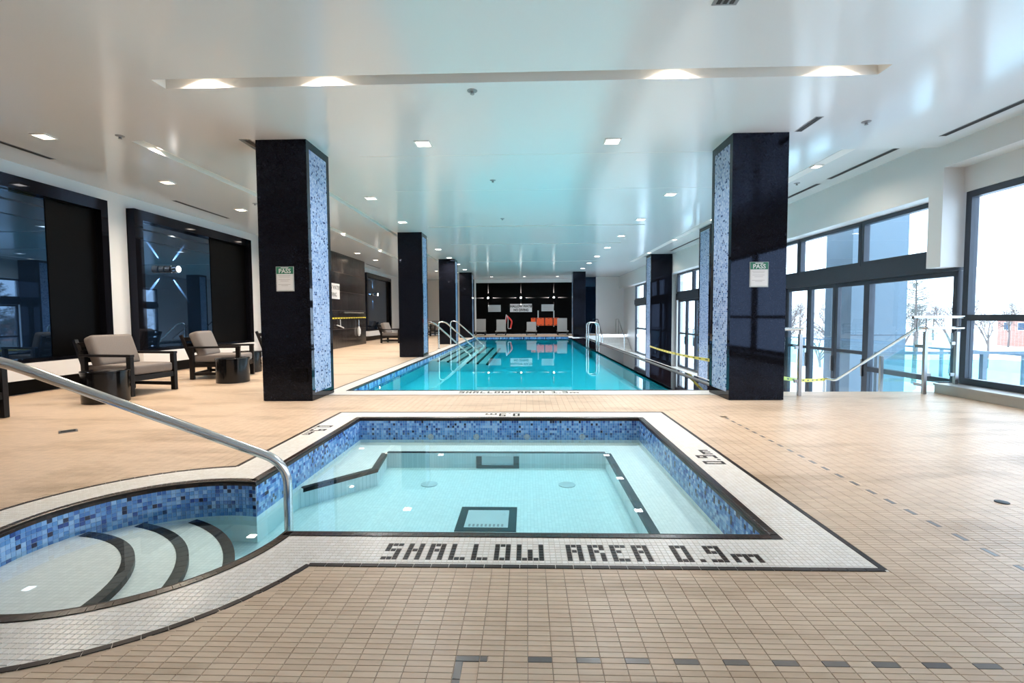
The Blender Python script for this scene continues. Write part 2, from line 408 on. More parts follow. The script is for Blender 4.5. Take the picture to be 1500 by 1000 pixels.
put('grey_dash_tile', tile_mesh('grey_dash_tile', TD - 0.0026, TD - 0.0017, 0.0025, 'grey_tile'), None, floor, loc=(-0.143, YD, 0))
put('deck_tile', tile_mesh('deck_tile', 2 * TD - 0.0026, TD - 0.0017, 0.0025, 'deck_tile'), None, floor, loc=(-0.104, YD, 0))
put('grey_dash_tile', gtY, None, floor, loc=(-0.22, YD - 0.5 * TD - TW / 2, 0))
put('grey_dash_tile', gtY, None, floor, loc=(-0.22, YD - 0.5 * TD - TW * 1.5, 0))
# the line running away: bands of three rows, a narrow grey tile set between beige ones
j = 0; yy = YD + 0.5 * TD
pats = []
while yy < 5.3:
    if j % 2 == 1:
        put('grey_dash_tile', gtY, None, floor, loc=(XD, yy + TW / 2, 0)); pats.append((XD - TD, yy + TW / 2)); pats.append((XD + TD, yy + TW / 2))
    else:
        for k in range(3): fill.append((XD, yy + (k + 0.5) * TD))
    yy += TW; j += 1
fields('deck_tile_field', flat_tiles([p[0] for p in fill], [p[1] for p in fill], TW - 0.0018, TD - 0.0017, 0.0, 0.0025), 'deck_tile', floor)
fields('deck_tile_field', flat_tiles([p[0] for p in pats], [p[1] for p in pats], TD - 0.0017, TW - 0.0018, 0.0, 0.0025), 'deck_tile', floor)

struct(B(XL - 0.15, XG + 0.2, YB - 0.15, YF + 0.15, -1.30, -1.20).build('floor_light_block', 'wall'))  # unseen slab added under the room to keep sky light from leaking up
# ---- lower walkway, its walls and the stairs down to it
struct(B(LX + 0.05, XG + 0.1, 7.1, YF, ZW - 0.1, ZW).build('floor_walkway', 'white_base'), 'pale lower walkway along the glazing')
struct(B(3.0, 3.1, 7.1, 27.6, ZW, -0.003).build('wall_ledge', 'wall'))
struct(B(3.1, XG, 7.0, 7.1, ZW, -0.003).build('wall_stair', 'wall'))
struct(B(3.1, 4.2, 27.6, 27.7, ZW, -0.003).build('wall_end', 'wall'))
struct(B(3.07, 3.10, 7.12, 27.6, -0.003, 0.008).build('trim_ledge', 'white_base'))
struct(B(2.998, 3.069, 7.12, 27.6, -0.003, 0.003).build('trim_black', 'ledge'))
st = thing('staircase', 'white tiled stairs going down beside the glass railing at right', 'stairs', (0, 7.102, 0))
for i in range(1, 6):
    B(3.76, 5.44, (i - 1) * 0.28, i * 0.28, ZW, -i * 0.155).build('step', 'white_base', st)
st = thing('staircase', 'white steps going up by the far white wall past the pool ladder', 'stairs', (0, 29.3, 0))
for i in range(1, 6):
    B(4.2, XG - 0.07, -i * 0.28, -(i - 1) * 0.28, ZW, -i * 0.155).build('step', 'white_base', st)

# ---- walls
struct(B(XL - 0.15, XL, YB, YF, 0, HC).build('wall_left', 'wall_l'))
struct(B(XL - 0.15, XG + 0.2, YB - 0.15, YB, -0.1, HR).build('wall_rear', 'wall'))
wb = struct(B(XL - 0.15, -3.3, YF, YF + 0.15, 0, HC).build('wall_back', 'beige'))
struct(B(-3.3, 3.1, YF, YF + 0.15, 0, HC).build('wall_back_panel', 'black'))
struct(B(3.1, 4.3, YF, YF + 0.15, 0, HR).build('wall_back_dark', 'mirror'))
struct(B(4.3, XG + 0.2, YF - 0.05, YF + 0.15, 0, HR).build('wall_back_white', 'wall'))
struct(B(XB, XG + 0.2, 7.2, YF, 2.76, HR + 0.1).build('wall_right_upper', 'wall'))
struct(B(XB, XG + 0.2, YB, 6.96, 3.10, HR).build('wall_right_bulkhead', 'wall'))
struct(B(XG - 0.05, XG + 0.2, YB, 6.96, 2.76, 3.10).build('wall_right_lintel', 'wall'))
struct(B(XB, XG + 0.2, 6.96, 7.2, 1.75, HR + 0.1).build('wall_right_pier', 'wall'))
struct(B(XG - 0.05, XG + 0.2, 13.0, 14.2, ZW, 2.76).build('wall_right_bay', 'wall'))
struct(B(XG - 0.05, XG + 0.2, 19.7, 21.2, ZW, 2.76).build('wall_right_bay', 'wall'))
struct(B(XG - 0.05, XG + 0.2, 27.2, YF, ZW, 2.76).build('wall_right_bay', 'wall'))
struct(B(XB, XG + 0.2, YB, 6.98, 0, 0.11).build('baseboard_right', 'sill'), 'brushed metal curb under the large window')
struct(B(XB - 0.02, XG + 0.2, YB, 6.98, 0.112, 0.135).build('trim_sill', 'sill'))
struct(B(-3.22, -3.12, YF - 0.08, YF - 0.001, 0, HC - 0.002).build('trim_1', 'wall'))
struct(B(2.86, 2.98, YF - 0.08, YF - 0.001, 0, HC - 0.002).build('trim_2', 'wall'))
struct(B(-3.12, 2.86, YF - 0.06, YF - 0.001, 3.18, HC - 0.002).build('trim_3', 'wall'))

# ---- ceiling with its sunk channels
CHAN = [(-3.60, 3.38, 4.72, 4.91), (-5.11, -4.94, 6.3, 25.0), (-3.70, -3.57, 6.3, 25.0),
        (-2.5, 3.0, 12.5, 12.62), (-2.4, 3.0, 15.6, 15.72), (-2.4, 3.0, 20.6, 20.72)]
RAISE = (3.42, XB + 0.02, 7.06, YF)
def ceil_mesh():
    holes = CHAN + [RAISE]
    xs = sorted({XL, XB + 0.02} | {v for h in holes for v in h[:2]}); ys = sorted({YB, YF} | {v for h in holes for v in h[2:]})
    mb = MB()
    for i in range(len(xs) - 1):
        for j in range(len(ys) - 1):
            x, y = (xs[i] + xs[i + 1]) / 2, (ys[j] + ys[j + 1]) / 2
            if any(h[0] < x < h[1] and h[2] < y < h[3] for h in holes): continue
            mb.add([(xs[i], ys[j], HC), (xs[i + 1], ys[j], HC), (xs[i + 1], ys[j + 1], HC), (xs[i], ys[j + 1], HC)], [(3, 2, 1, 0)])
    return mb
ceiling = struct(ceil_mesh().build('ceiling', 'ceil'), 'glossy white ceiling with sunk channels')
for (x0, x1, y0, y1) in CHAN:
    d = 0.11 if y0 < 5 else 0.07
    z = HC + d
    MB().add([(x0, y0, HC), (x1, y0, HC), (x1, y1, HC), (x0, y1, HC), (x0, y0, z), (x1, y0, z), (x1, y1, z), (x0, y1, z)],
             [(7, 6, 5, 4), (0, 1, 5, 4)[::-1], (1, 2, 6, 5)[::-1], (2, 3, 7, 6)[::-1], (3, 0, 4, 7)[::-1]]).build('ceiling_channel', 'chan', ceiling)
x0, x1, y0, y1 = RAISE
MB().add([(x0, y0, HC), (x1, y0, HC), (x1, y1, HC), (x0, y1, HC), (x0, y0, HR), (x1, y0, HR), (x1, y1, HR), (x0, y1, HR)],
         [(7, 6, 5, 4), (0, 1, 5, 4)[::-1], (3, 0, 4, 7)[::-1]]).build('raised_ceiling', 'ceil', ceiling)
B(XL, XG + 0.3, YB, YF + 0.2, 3.75, 3.9).build('ceiling_slab', 'wall', ceiling)
# two seams of the sheet
for yy in (7.06, 9.0): B(-2.4, 3.4, yy, yy + 0.006, HC - 0.002, HC + 0.001).build('ceiling_seam', 'chan', ceiling)

# ---- windows and doors of the glazed wall
wn = [0]; dn = [0]
def fr(mb, y0, y1, z0, z1, x=XG, w=0.07, t=0.10):
    mb.box(x - t / 2, x + t / 2, y0, y0 + w, z0, z1); mb.box(x - t / 2, x + t / 2, y1 - w, y1, z0, z1)
    mb.box(x - t / 2, x + t / 2, y0 + w, y1 - w, z0, z0 + w); mb.box(x - t / 2, x + t / 2, y0 + w, y1 - w, z1 - w, z1)
def window(y0, y1, z0, z1, rails=(), label=None, w=0.07):
    wn[0] += 1
    mb = MB(); fr(mb, y0, y1, z0, z1, w=w)
    o = struct(mb.build('window_%d' % wn[0], 'frame'), label)
    cuts = [z0 + w] + [v for r in rails for v in (r - 0.04, r + 0.04)] + [z1 - w]
    for r in rails: B(XG - 0.05, XG + 0.05, y0 + w, y1 - w, r - 0.04, r + 0.04).build('window_rail', 'frame', o)
    for a in range(0, len(cuts), 2):
        B(XG - 0.006, XG + 0.006, y0 + w, y1 - w, cuts[a], cuts[a + 1]).build('pane', 'glass', o)
    return o
def door(y0, y1, z1=1.70):
    dn[0] += 1
    mb = MB(); fr(mb, y0, y1, ZW + 0.01, z1, w=0.075, t=0.07)
    o = struct(mb.build('door_%d' % dn[0], 'frame'))
    B(XG - 0.035, XG + 0.035, y0 + 0.075, y1 - 0.075, 0.38, 0.44).build('door_rail', 'frame', o)
    B(XG - 0.006, XG + 0.006, y0 + 0.075, y1 - 0.075, 0.44, z1 - 0.075).build('pane', 'glass', o)
    B(XG - 0.006, XG + 0.006, y0 + 0.075, y1 - 0.075, ZW + 0.085, 0.38).build('pane', 'glass', o)
    B(XG - 0.075, XG - 0.035, y0 + 0.02, y0 + 0.05, 0.0, 0.30).build('door_handle', 'steel', o)
for k in range(4):
    window(6.92 - (k + 1) * 2.45, 6.92 - k * 2.45, 0.137, 2.755, (1.05,), w=0.085)
for (a, b, nb) in ((7.0, 13.0, 3), (14.2, 19.7, 3), (21.2, 27.2, 3)):
    stp = (b - a) / nb
    for k in range(nb): window(a + k * stp + 0.005, a + (k + 1) * stp - 0.005, 1.965, 2.755)
    struct(B(XG - 0.09, XG + 0.1, a, b, 1.705, 1.96).build('trim_header', 'frame'))
window(7.0, 8.82, ZW + 0.01, 1.70, (0.14,))
for y in (8.84, 9.72, 10.60): door(y, y + 0.87)
window(11.5, 12.98, ZW + 0.01, 1.70, (0.42,))
window(14.22, 16.55, ZW + 0.01, 1.70, (0.42,))
for y in (16.6, 17.6, 18.6): door(y, y + 0.98)
window(21.22, 24.2, ZW + 0.01, 1.70, (0.42,)); window(24.22, 27.18, ZW + 0.01, 1.70, (0.42,))

# ================================================================== HOT TUB
tub = thing('hot_tub', 'sunken hot tub with blue mosaic band and round stepped entry', 'hot tub', (0, 0, 0))
ZF = -0.42; ZBN = -0.27
P0 = tub_path(0.0, 96)
mb = MB(); n = len(P0)
mb.add([(x, y, -0.03) for x, y in P0] + [(x, y, ZF) for x, y in P0], [(i, (i + 1) % n, n + (i + 1) % n, n + i)[::-1] for i in range(n)])
mb.build('basin_wall', 'tub_wall', tub)
poly_face([P0], ZF).build('basin_floor', 'tub_tile', tub)
# blue wall tiles in eight rows under the coping
tiles = []; single = []
for (x, y, a, stp) in walk(P0, 0.026):
    tx, ty = math.cos(a), math.sin(a); nx, ny = -ty, tx                # path runs anticlockwise: inward is left
    for r in range(8):
        zt = -0.030 - r * 0.026 - 0.001; zb = zt - 0.0238
        h = stp / 2 - 0.0012; dpt = 0.004
        q = []
        for (s, z) in ((-1, zt), (-1, zb), (1, zb), (1, zt)):
            q.append((x + tx * s * (h - 0.0006) + nx * dpt, y + ty * s * (h - 0.0006) + ny * dpt, z))
        for (s, z) in ((-1, zt), (-1, zb), (1, zb), (1, zt)):
            q.append((x + tx * s * h, y + ty * s * h, z))
        ang = math.degrees(math.atan2(y - CY, x - CX))
        if math.dist((x, y), (CX, CY)) < CR + 0.01 and (92 < ang or ang < -172) and r < 6 and len(single) < 300: single.append(((x, y, a), r))
        else: tiles.append(q)
fields('blue_mosaic', tiles, 'blue_tile', tub)
mb = MB(); mb.add([(x * 1.0, y, -0.03) for x, y in tub_path(-0.0012, 96)] + [(x, y, -0.24) for x, y in tub_path(-0.0012, 96)],
                  [(i, (i + 1) % n, n + (i + 1) % n, n + i)[::-1] for i in range(n)])
mb.build('mosaic_grout', 'grout_blue', tub)
me = bpy.data.meshes.new('blue_tile'); hh = 0.0118
me.from_pydata([(-hh, 0.004, hh), (-hh, 0.004, -hh), (hh, 0.004, -hh), (hh, 0.004, hh), (-hh, 0, hh), (-hh, 0, -hh), (hh, 0, -hh), (hh, 0, hh)], [],
               [(0, 1, 2, 3), (0, 4, 5, 1), (1, 5, 6, 2), (2, 6, 7, 3), (3, 7, 4, 0)])
me.materials.append(M['blue_tile'])
for (x, y, a), r in single:
    o = put('blue_tile', me, None, tub, loc=(x, y, -0.030 - (r + 0.5) * 0.026)); o.rotation_euler = (0, 0, a)
# coping of dark bullnose tiles
cp = []; prof = [(0.050, 0.003), (0.014, 0.003), (0.004, -0.002), (-0.004, -0.014), (-0.004, -0.030)]
cmb = MB()
for (x, y, a, stp) in walk(P0, 0.026):
    tx, ty = math.cos(a), math.sin(a); nx, ny = ty, -tx
    vv = []
    for s in (-1, 1):
        for (o_, z) in prof:
            rad = 1.0
            if math.dist((x, y), (CX, CY)) < CR + 0.01: rad = (CR + o_) / CR
            vv.append((x + nx * o_ + tx * s * (stp / 2 * rad - 0.0008), y + ny * o_ + ty * s * (stp / 2 * rad - 0.0008), z))
    k = len(prof)
    cmb.add(vv, [(i, k + i, k + i + 1, i + 1) for i in range(k - 1)])
cmb.build('coping_tiles', 'coping', tub, kind='stuff')
# corners where the runs meet and the bed below
mb = MB(); pa, pb = tub_path(0.052, 96), tub_path(-0.003, 96)
mb.add([(x, y, 0.0005) for x, y in pa] + [(x, y, 0.0005) for x, y in pb], [(i, (i + 1) % n, n + (i + 1) % n, n + i) for i in range(n)])
mb.add([(x, y, 0.0005) for x, y in pb] + [(x, y, -0.031) for x, y in pb], [(i, (i + 1) % n, n + (i + 1) % n, n + i) for i in range(n)])
mb.build('coping_bed', 'dark_tile', tub)
# benches with dark edges
be = thing  # (benches are parts)
MB().prism([(-1.83, 4.84), (1.21, 4.84), (1.21, 5.255), (-1.83, 5.255)], ZF, ZBN).build('bench', 'tub_tile', tub)
MB().prism([(0.785, 2.44), (1.21, 2.44), (1.21, 4.84), (0.785, 4.84)], ZF, ZBN).build('bench', 'tub_tile', tub)
MB().prism([(-1.83, 3.78), (-1.36, 4.32), (-1.42, 4.84), (-1.83, 4.84)], ZF, ZBN).build('bench', 'tub_tile', tub)
def strip(a, b, wd, z, name, parent, side=1):
    a, b = Vector(a + (0,)), Vector(b + (0,)); d = (b - a).normalized(); s = Vector((-d.y, d.x, 0)) * wd * side
    pts = [a, b, b + s, a + s]
    if side < 0: pts = pts[::-1]
    return MB().prism([(p.x, p.y) for p in pts], z - 0.03, z + 0.003).build(name, 'nosing', parent)
strip((-1.42, 4.842), (0.785, 4.842), 0.055, ZBN, 'bench_edge', tub, 1)
strip((0.783, 2.44), (0.783, 4.84), 0.055, ZBN, 'bench_edge', tub, -1)
strip((-1.415, 4.84), (-1.355, 4.32), 0.055, ZBN, 'bench_edge', tub, -1)
strip((-1.35, 4.325), (-1.80, 3.81), 0.055, ZBN, 'bench_edge', tub, -1)
# floor drain and bench grille in dark square frames
dr = B(-0.46, -0.14, 3.44, 3.76, ZF, ZF + 0.004).build('drain_cover', 'sign', tub)
mb = MB()
for a in ((-0.52, -0.08, 3.38, 3.44), (-0.52, -0.08, 3.76, 3.82), (-0.52, -0.46, 3.44, 3.76), (-0.14, -0.08, 3.44, 3.76)): mb.box(*a, ZF, ZF + 0.006)
mb.build('drain_frame', 'nosing', dr)
mb = MB()
for k in range(9): mb.box(-0.43 + k * 0.03, -0.415 + k * 0.03, 3.46, 3.50, ZF + 0.004, ZF + 0.0055)
mb.build('drain_slots', 'print', dr)
dr = B(-0.455, -0.135, 4.832, 4.84, ZF + 0.03, ZBN - 0.03).build('bench_grille', 'sign', tub)
mb = MB()
mb.box(-0.51, -0.08, 4.825, 4.842, ZF, ZF + 0.03); mb.box(-0.51, -0.455, 4.825, 4.842, ZF + 0.03, ZBN - 0.03); mb.box(-0.135, -0.08, 4.825, 4.842, ZF + 0.03, ZBN - 0.03)
mb.build('grille_frame', 'nosing', dr)
for x in (-0.89, 0.36): MB().lathe([(0.075, 0), (0.075, 0.006), (0.05, 0.012), (0.02, 0.012)], (x, 4.35, ZF)).build('water_inlet', 'sign', tub, smooth=True)
for x in (-1.05, -0.55, 0.0, 0.6): MB().tube([(x, 5.255, -0.205), (x, 5.235, -0.205)], [0.035, 0.025], 16).build('jet', 'sign_grey', tub, smooth=True)
# rounded steps of the entry
SX, SY = -2.75, 2.0
def clip_disc(r, n=120):
    pts = [(SX + r * math.cos(2 * math.pi * i / n), SY + r * math.sin(2 * math.pi * i / n)) for i in range(n)]
    for k in range(90):                                               # Sutherland-Hodgman against the round basin
        a = 2 * math.pi * k / 90; nx, ny = math.cos(a), math.sin(a); dd = nx * CX + ny * CY + CR - 0.004
        out = []
        for i in range(len(pts)):
            p, q = pts[i], pts[(i + 1) % len(pts)]; sp, sq = nx * p[0] + ny * p[1] - dd, nx * q[0] + ny * q[1] - dd
            if sp <= 0: out.append(p)
            if (sp <= 0) != (sq <= 0):
                t = sp / (sp - sq); out.append((p[0] + (q[0] - p[0]) * t, p[1] + (q[1] - p[1]) * t))
        pts = out
    return pts
for r, z in ((1.27, -0.25), (1.05, -0.215), (0.81, -0.18)):
    s_ = MB().prism(clip_disc(r), ZF, z).build('step', 'tub_tile', tub)
    arc = []
    for i in range(400):
        a = math.radians(-20 + 130 * i / 400); p = (SX + r * math.cos(a), SY + r * math.sin(a))
        if math.dist(p, (CX, CY)) < CR - 0.006: arc.append(a)
    mb = MB(); k = 24
    for i in range(k):
        a0, a1 = arc[0] + (arc[-1] - arc[0]) * i / k, arc[0] + (arc[-1] - arc[0]) * (i + 0.94) / k
        pts = [(SX + rr * math.cos(a), SY + rr * math.sin(a)) for rr, a in ((r - 0.055, a0), (r + 0.003, a0), (r + 0.003, a1), (r - 0.055, a1))]
        mb.prism(pts, z - 0.03, z + 0.003)
    mb.build('step_edge', 'nosing', s_)
# water
_top = poly_face([tub_path(-0.005, 96)], WT); _bot = poly_face([tub_path(-0.005, 96)], ZF - 0.006, False); _n = len(_top.v)
_top.add(_bot.v, _bot.f); _top.f += [(i, _n + i, _n + (i + 1) % _n, (i + 1) % _n) for i in range(_n)]
tag(_top.build('tub_water', 'water_tub', kind='stuff'), 'still clear pale water filling the hot tub', 'water')

# white mosaic border round the tub with its dark outline and the depth marks
border = struct(poly_face([tub_path(0.3475), tub_path(0.045)[::-1]], -0.001).build('floor_tub_border', 'white_base'), 'white mosaic tile border round the hot tub')
LT = 0.026
gx, gy = np.meshgrid((np.arange(-125, 64) + 0.5) * LT, (np.arange(46, 216) + 0.5) * LT); gx, gy = gx.ravel(), gy.ravel()
kp = inside(gx, gy, tub_path(0.320 - 0.016)) & ~inside(gx, gy, tub_path(0.052 + 0.015))
FONT = {'S': ['###', '#..', '###', '..#', '..#', '###'], 'H': ['#.#', '#.#', '###', '#.#', '#.#', '#.#'], 'A': ['###', '#.#', '###', '#.#', '#.#', '#.#'],
        'L': ['#..', '#..', '#..', '#..', '#..', '###'], 'O': ['###', '#.#', '#.#', '#.#', '#.#', '###'], 'W': ['#...#', '#...#', '#.#.#', '#.#.#', '#.#.#', '#####'],
        'R': ['###', '#.#', '##.', '#.#', '#.#', '#.#'], 'E': ['###', '#..', '##.', '#..', '#..', '###'], '0': ['###', '#.#', '#.#', '#.#', '#.#', '###'],
        '.': ['.', '.', '.', '.', '.', '#'], '9': ['###', '#.#', '###', '..#', '..#', '###'], 'm': ['.....', '.....', '.....', '#####', '#.#.#', '#.#.#'],
        '1': ['.#.', '##.', '.#.', '.#.', '.#.', '###'], '3': ['###', '..#', '###', '..#', '..#', '###']}
def cells(text):
    c = 0; out = []
    for ch in text:
        if ch == ' ': c += 4 if False else 3; continue
        g = FONT[ch]
        for r, row in enumerate(g):
            for k, v in enumerate(row):
                if v == '#': out.append((c + k, 5 - r))
        c += len(g[0]) + 1
    return out, c
lt = tile_mesh('letter_tile', LT - 0.003, LT - 0.003, 0.0025, 'dark_tile')
taken = set()
def letters(text, ox, oy, dx, dy, parent, snap=True):
    """ox, oy: grid cell of the first column, bottom row; dx, dy reading direction; up is dx turned left"""
    cs, _ = cells(text)
    for c, r in cs:
        ix, iy = ox + dx * c - dy * r, oy + dy * c + dx * r
        taken.add((ix, iy)); put('letter_tile', lt, None, parent, loc=((ix + 0.5) * LT, (iy + 0.5) * LT, 0.0012))
def cell(x, y): return int(math.floor(x / LT)), int(math.floor(y / LT))
letters('SHALLOW AREA 0.9m', *cell(-0.655, 2.165), 1, 0, border)
letters('0.9m', *cell(1.47, 3.62), 0, 1, border)
letters('0.9m', *cell(-2.11, 4.88), 0, -1, border)
letters('0.9m', *cell(-0.10, 5.50), -1, 0, border)
tk = np.array([(int(math.floor(a / LT)), int(math.floor(b / LT))) in taken for a, b in zip(gx, gy)])
kp &= ~tk
fields('border_tile_field', flat_tiles(gx[kp], gy[kp], LT - 0.0024, LT - 0.0024, 0.001, 0.002), 'white_tile', border)
ln = tile_mesh('outline_tile', 0.0772, 0.027, 0.003, 'dark_tile')
for (x, y, a, stp) in walk(tub_path(0.334), 0.078):
    o = put('outline_tile', ln, None, border, loc=(x, y, 0.0012)); o.rotation_euler = (0, 0, a)

# ================================================================== SWIMMING POOL
pool = thing('swimming_pool', 'long turquoise lap pool between rows of black columns', 'pool', (0, 0, 0))
ZP = -0.40
mb = MB()
mb.add([(PX0, PY0, -0.032), (PX1, PY0, -0.032), (PX1, PY1, -0.032), (PX0, PY1, -0.032), (PX0, PY0, ZP), (PX1, PY0, ZP), (PX1, PY1, ZP), (PX0, PY1, ZP)],
       [(4, 5, 6, 7), (0, 4, 7, 3)[::-1], (1, 2, 6, 5)[::-1], (2, 3, 7, 6)[::-1], (0, 1, 5, 4)[::-1]])
mb.build('basin', 'pool_in', pool)
B(PX1, LX - 0.055, PY0 - 0.1, PY1 + 0.25, -0.35, -0.03).build('black_ledge', 'ledge', pool)
bt = []
def band(xa, ya, dx, dy, nx, ny, ln_):
    k = int(ln_ / 0.052)
    for i in range(k):
        for r in range(3):
            cx_, cy_ = xa + dx * (i + 0.5) * 0.052, ya + dy * (i + 0.5) * 0.052; zt = -0.022 - r * 0.052; q = []
            for off in (0.004, 0.0):
                for (s, z) in ((-1, zt), (-1, zt - 0.049), (1, zt - 0.049), (1, zt)):
                    q.append((cx_ + dx * s * 0.0245 + nx * off, cy_ + dy * s * 0.0245 + ny * off, z))
            bt.append(q)
band(PX0, PY1, 0, -1, 1, 0, PY1 - PY0); band(PX1, PY1, -1, 0, 0, -1, PX1 - PX0)
fields('blue_mosaic', bt, 'blue_tile', pool)
for k in range(6):
    xs = -2.40 + 0.27 * k
    s_ = B((PX0 + 0.005) if k == 0 else xs - 0.27, xs, 13.3, 19.9, ZP + 0.001, -0.10 - 0.018 * k).build('step', 'pool_step', pool)
    B(xs - 0.06, xs + 0.004, 13.295, 19.9, -0.135 - 0.018 * k, -0.098 - 0.018 * k).build('step_edge', 'nosing', s_)
tag(B(PX0 + 0.002, PX1 - 0.002, PY0 + 0.002, PY1 - 0.002, ZP - 0.006, WP).build('pool_water', 'water_pool', kind='stuff'), 'still turquoise water filling the long pool', 'water')
pb = struct(poly_face([[(PX0 - 0.30, PY0 - 0.44), (LX, PY0 - 0.44), (LX, PY1 + 0.3), (PX0 - 0.30, PY1 + 0.3)],
                       [(PX0, PY0), (PX0, PY1), (LX - 0.02, PY1), (LX - 0.02, PY0)]], -0.001).build('floor_pool_border', 'white_base'), 'white mosaic tile border round the lap pool')
mb = MB()
mb.box(PX0 - 0.04, PX0, PY0 - 0.04, PY1 + 0.04, -0.03, 0.004); mb.box(PX0, 2.995, PY0 - 0.035, PY0, -0.03, 0.004); mb.box(PX0, PX1, PY1, PY1 + 0.04, -0.03, 0.004)
mb.build('coping', 'coping', pool)
letters('SHALLOW AREA 1.3m', *cell(-0.98, 7.00), 1, 0, pb)
for k in range(int(5.6 / 0.078)):
    put('outline_tile', ln, None, pb, loc=(PX0 - 0.26 + 0.078 * k, PY0 - 0.428, 0.0008))
for k in range(120):
    o = put('outline_tile', ln, None, pb, loc=(PX0 - 0.288, PY0 - 0.40 + 0.078 * k, 0.0008)); o.rotation_euler = (0, 0, math.pi / 2)

# ================================================================== COLUMNS
def mosaic_mesh(w, z0, z1):
    q = []; k = int(w / 0.026); r = int((z1 - z0) / 0.026); oy = (w - k * 0.026) / 2
    for i in range(k):
        for j in range(r):
            y0_, z0_ = oy + i * 0.026 + 0.0015, z0 + j * 0.026 + 0.0015; h = 0.023
            q.append([(0.004, y0_, z0_), (0.004, y0_ + h, z0_), (0.004, y0_ + h, z0_ + h), (0.004, y0_, z0_ + h),
                      (0, y0_, z0_), (0, y0_ + h, z0_), (0, y0_ + h, z0_ + h), (0, y0_, z0_ + h)])
    return q
col_mesh = {}
def column(label, x0, x1, y0, y1, z0, z1, side, group=None):
    """side +1: mosaic on the right face, -1: on the left face"""
    t = thing('column', label, 'column', ((x0 + x1) / 2, (y0 + y1) / 2, z0), 0, group)
    hx, hy, H = (x1 - x0) / 2, (y1 - y0) / 2, z1 - z0
    B(-hx + 0.012, hx - 0.012, -hy + 0.012, hy - 0.012, 0, H).build('core', 'granite', t)
    zs = [0.004, H * 0.5, H]
    for a in range(2):
        B(-hx, hx, -hy, -hy + 0.012, zs[a] + 0.001, zs[a + 1] - 0.001).build('granite_slab', 'granite', t)
        B(-hx, hx, hy - 0.012, hy, zs[a] + 0.001, zs[a + 1] - 0.001).build('granite_slab', 'granite', t)
        B(*((-hx, -hx + 0.012) if side > 0 else (hx - 0.012, hx)), -hy + 0.013, hy - 0.013, zs[a] + 0.001, zs[a + 1] - 0.001).build('granite_slab', 'granite', t)
    s = side; xo = hx if s > 0 else -hx
    def sb(a, b, *r): return B(min(a, b), max(a, b), *r)
    f = 0.085
    p = sb(xo - s * 0.012, xo - s * 0.006, -hy + f, hy - f, 0.10, H - 0.10).build('mosaic_panel', 'grout_blue', t)
    for (a, b, c, d) in ((-hy + 0.013, -hy + f, 0.003, H), (hy - f, hy - 0.013, 0.003, H), (-hy + f, hy - f, 0.003, 0.10), (-hy + f, hy - f, H - 0.10, H)):
        sb(xo - s * 0.012, xo, a, b, c, d).build('panel_frame', 'granite', t)
    key = (round(hy, 3), round(H, 3), s)
    if key not in col_mesh:
        q = np.array(mosaic_mesh(2 * hy - 2 * f, 0.10, H - 0.10)); 
        if s < 0: q[:, :, 0] *= -1; q = q[:, [3, 2, 1, 0, 7, 6, 5, 4]]
        o = fields('mosaic_tiles', q, 'col_tile', p); col_mesh[key] = o.data
    else: o = put('mosaic_tiles', col_mesh[key], None, p, 'stuff')
    o.location = (xo - s * 0.006, -hy + f, 0)
    return t
XC0, XC1 = -3.49, -2.83
cl1 = column('large black granite column nearest at left with a green notice', XC0, XC1, 6.33, 7.05, 0, HC, 1)
column('black granite column second in the left row beside the pool', XC0, XC1, 13.3, 14.0, 0, HC, 1)
column('black granite column third in the left row behind the pool handrails', XC0, XC1, 19.5, 20.2, 0, HC, 1)
column('black granite column last in the left row by the far wall', XC0, XC1, 25.5, 26.2, 0, HC, 1)
column('large black granite column nearest at right with a green notice', 2.62, 3.32, 6.37, 7.05, 0, HC, -1)
column('black column mostly hidden behind the nearest right column', 4.85, 5.70, 13.1, 13.95, ZW, HR, -1)
column('navy black column standing by the glass doors at right', 4.88, 5.70, 19.35, 20.15, ZW, HR, -1)
column('far black column at the right end of the dark end wall', 2.42, 3.08, 25.5, 26.15, 0, HC, -1)
g = thing('access_grille', 'small dark access grille low on the nearest left column', 'grille', (-2.985, 6.33, 0.35))
B(-0.11, 0.11, -0.008, 0, -0.09, 0.09).build('frame', 'black', g)
for k in range(8): B(-0.095, 0.095, -0.014, -0.008, -0.08 + k * 0.021, -0.068 + k * 0.021).build('slat', 'granite', g)

def pass_sign(label, x, y, z):
    t = thing('notice', label, 'sign', (x, y, z))
    B(-0.118, 0.118, -0.006, 0, -0.16, 0.16).build('sleeve', 'sign_grey', t)
    B(-0.112, 0.112, -0.009, -0.006, 0.065, 0.155).build('green_band', 'green', t)
    B(-0.105, 0.105, -0.009, -0.006, -0.145, 0.063).build('paper', 'sign', t)
    mx = Matrix.Translation((0, -0.0095, 0.10)) @ Matrix.Rotation(math.pi / 2, 4, 'X')
    text_mesh('lettering', 'PASS', 0.078, 'sign', t, mx, bold=0.0012)
    B(-0.05, 0.05, -0.0105, -0.009, 0.138, 0.148).build('small_print', 'sign', t)
    for k, (wd, z_) in enumerate(((0.09, 0.04), (0.08, 0.022), (0.085, -0.01), (0.06, -0.03), (0.09, -0.075), (0.05, -0.09))):
        B(-wd, wd * 0.8, -0.0100, -0.009, z_, z_ + 0.004).build('print_line', 'print', t)
pass_sign('green and white PASS notice on the nearest left column', -3.15, 6.329, 1.61)
pass_sign('green and white PASS notice on the nearest right column', 2.975, 6.369, 1.62)

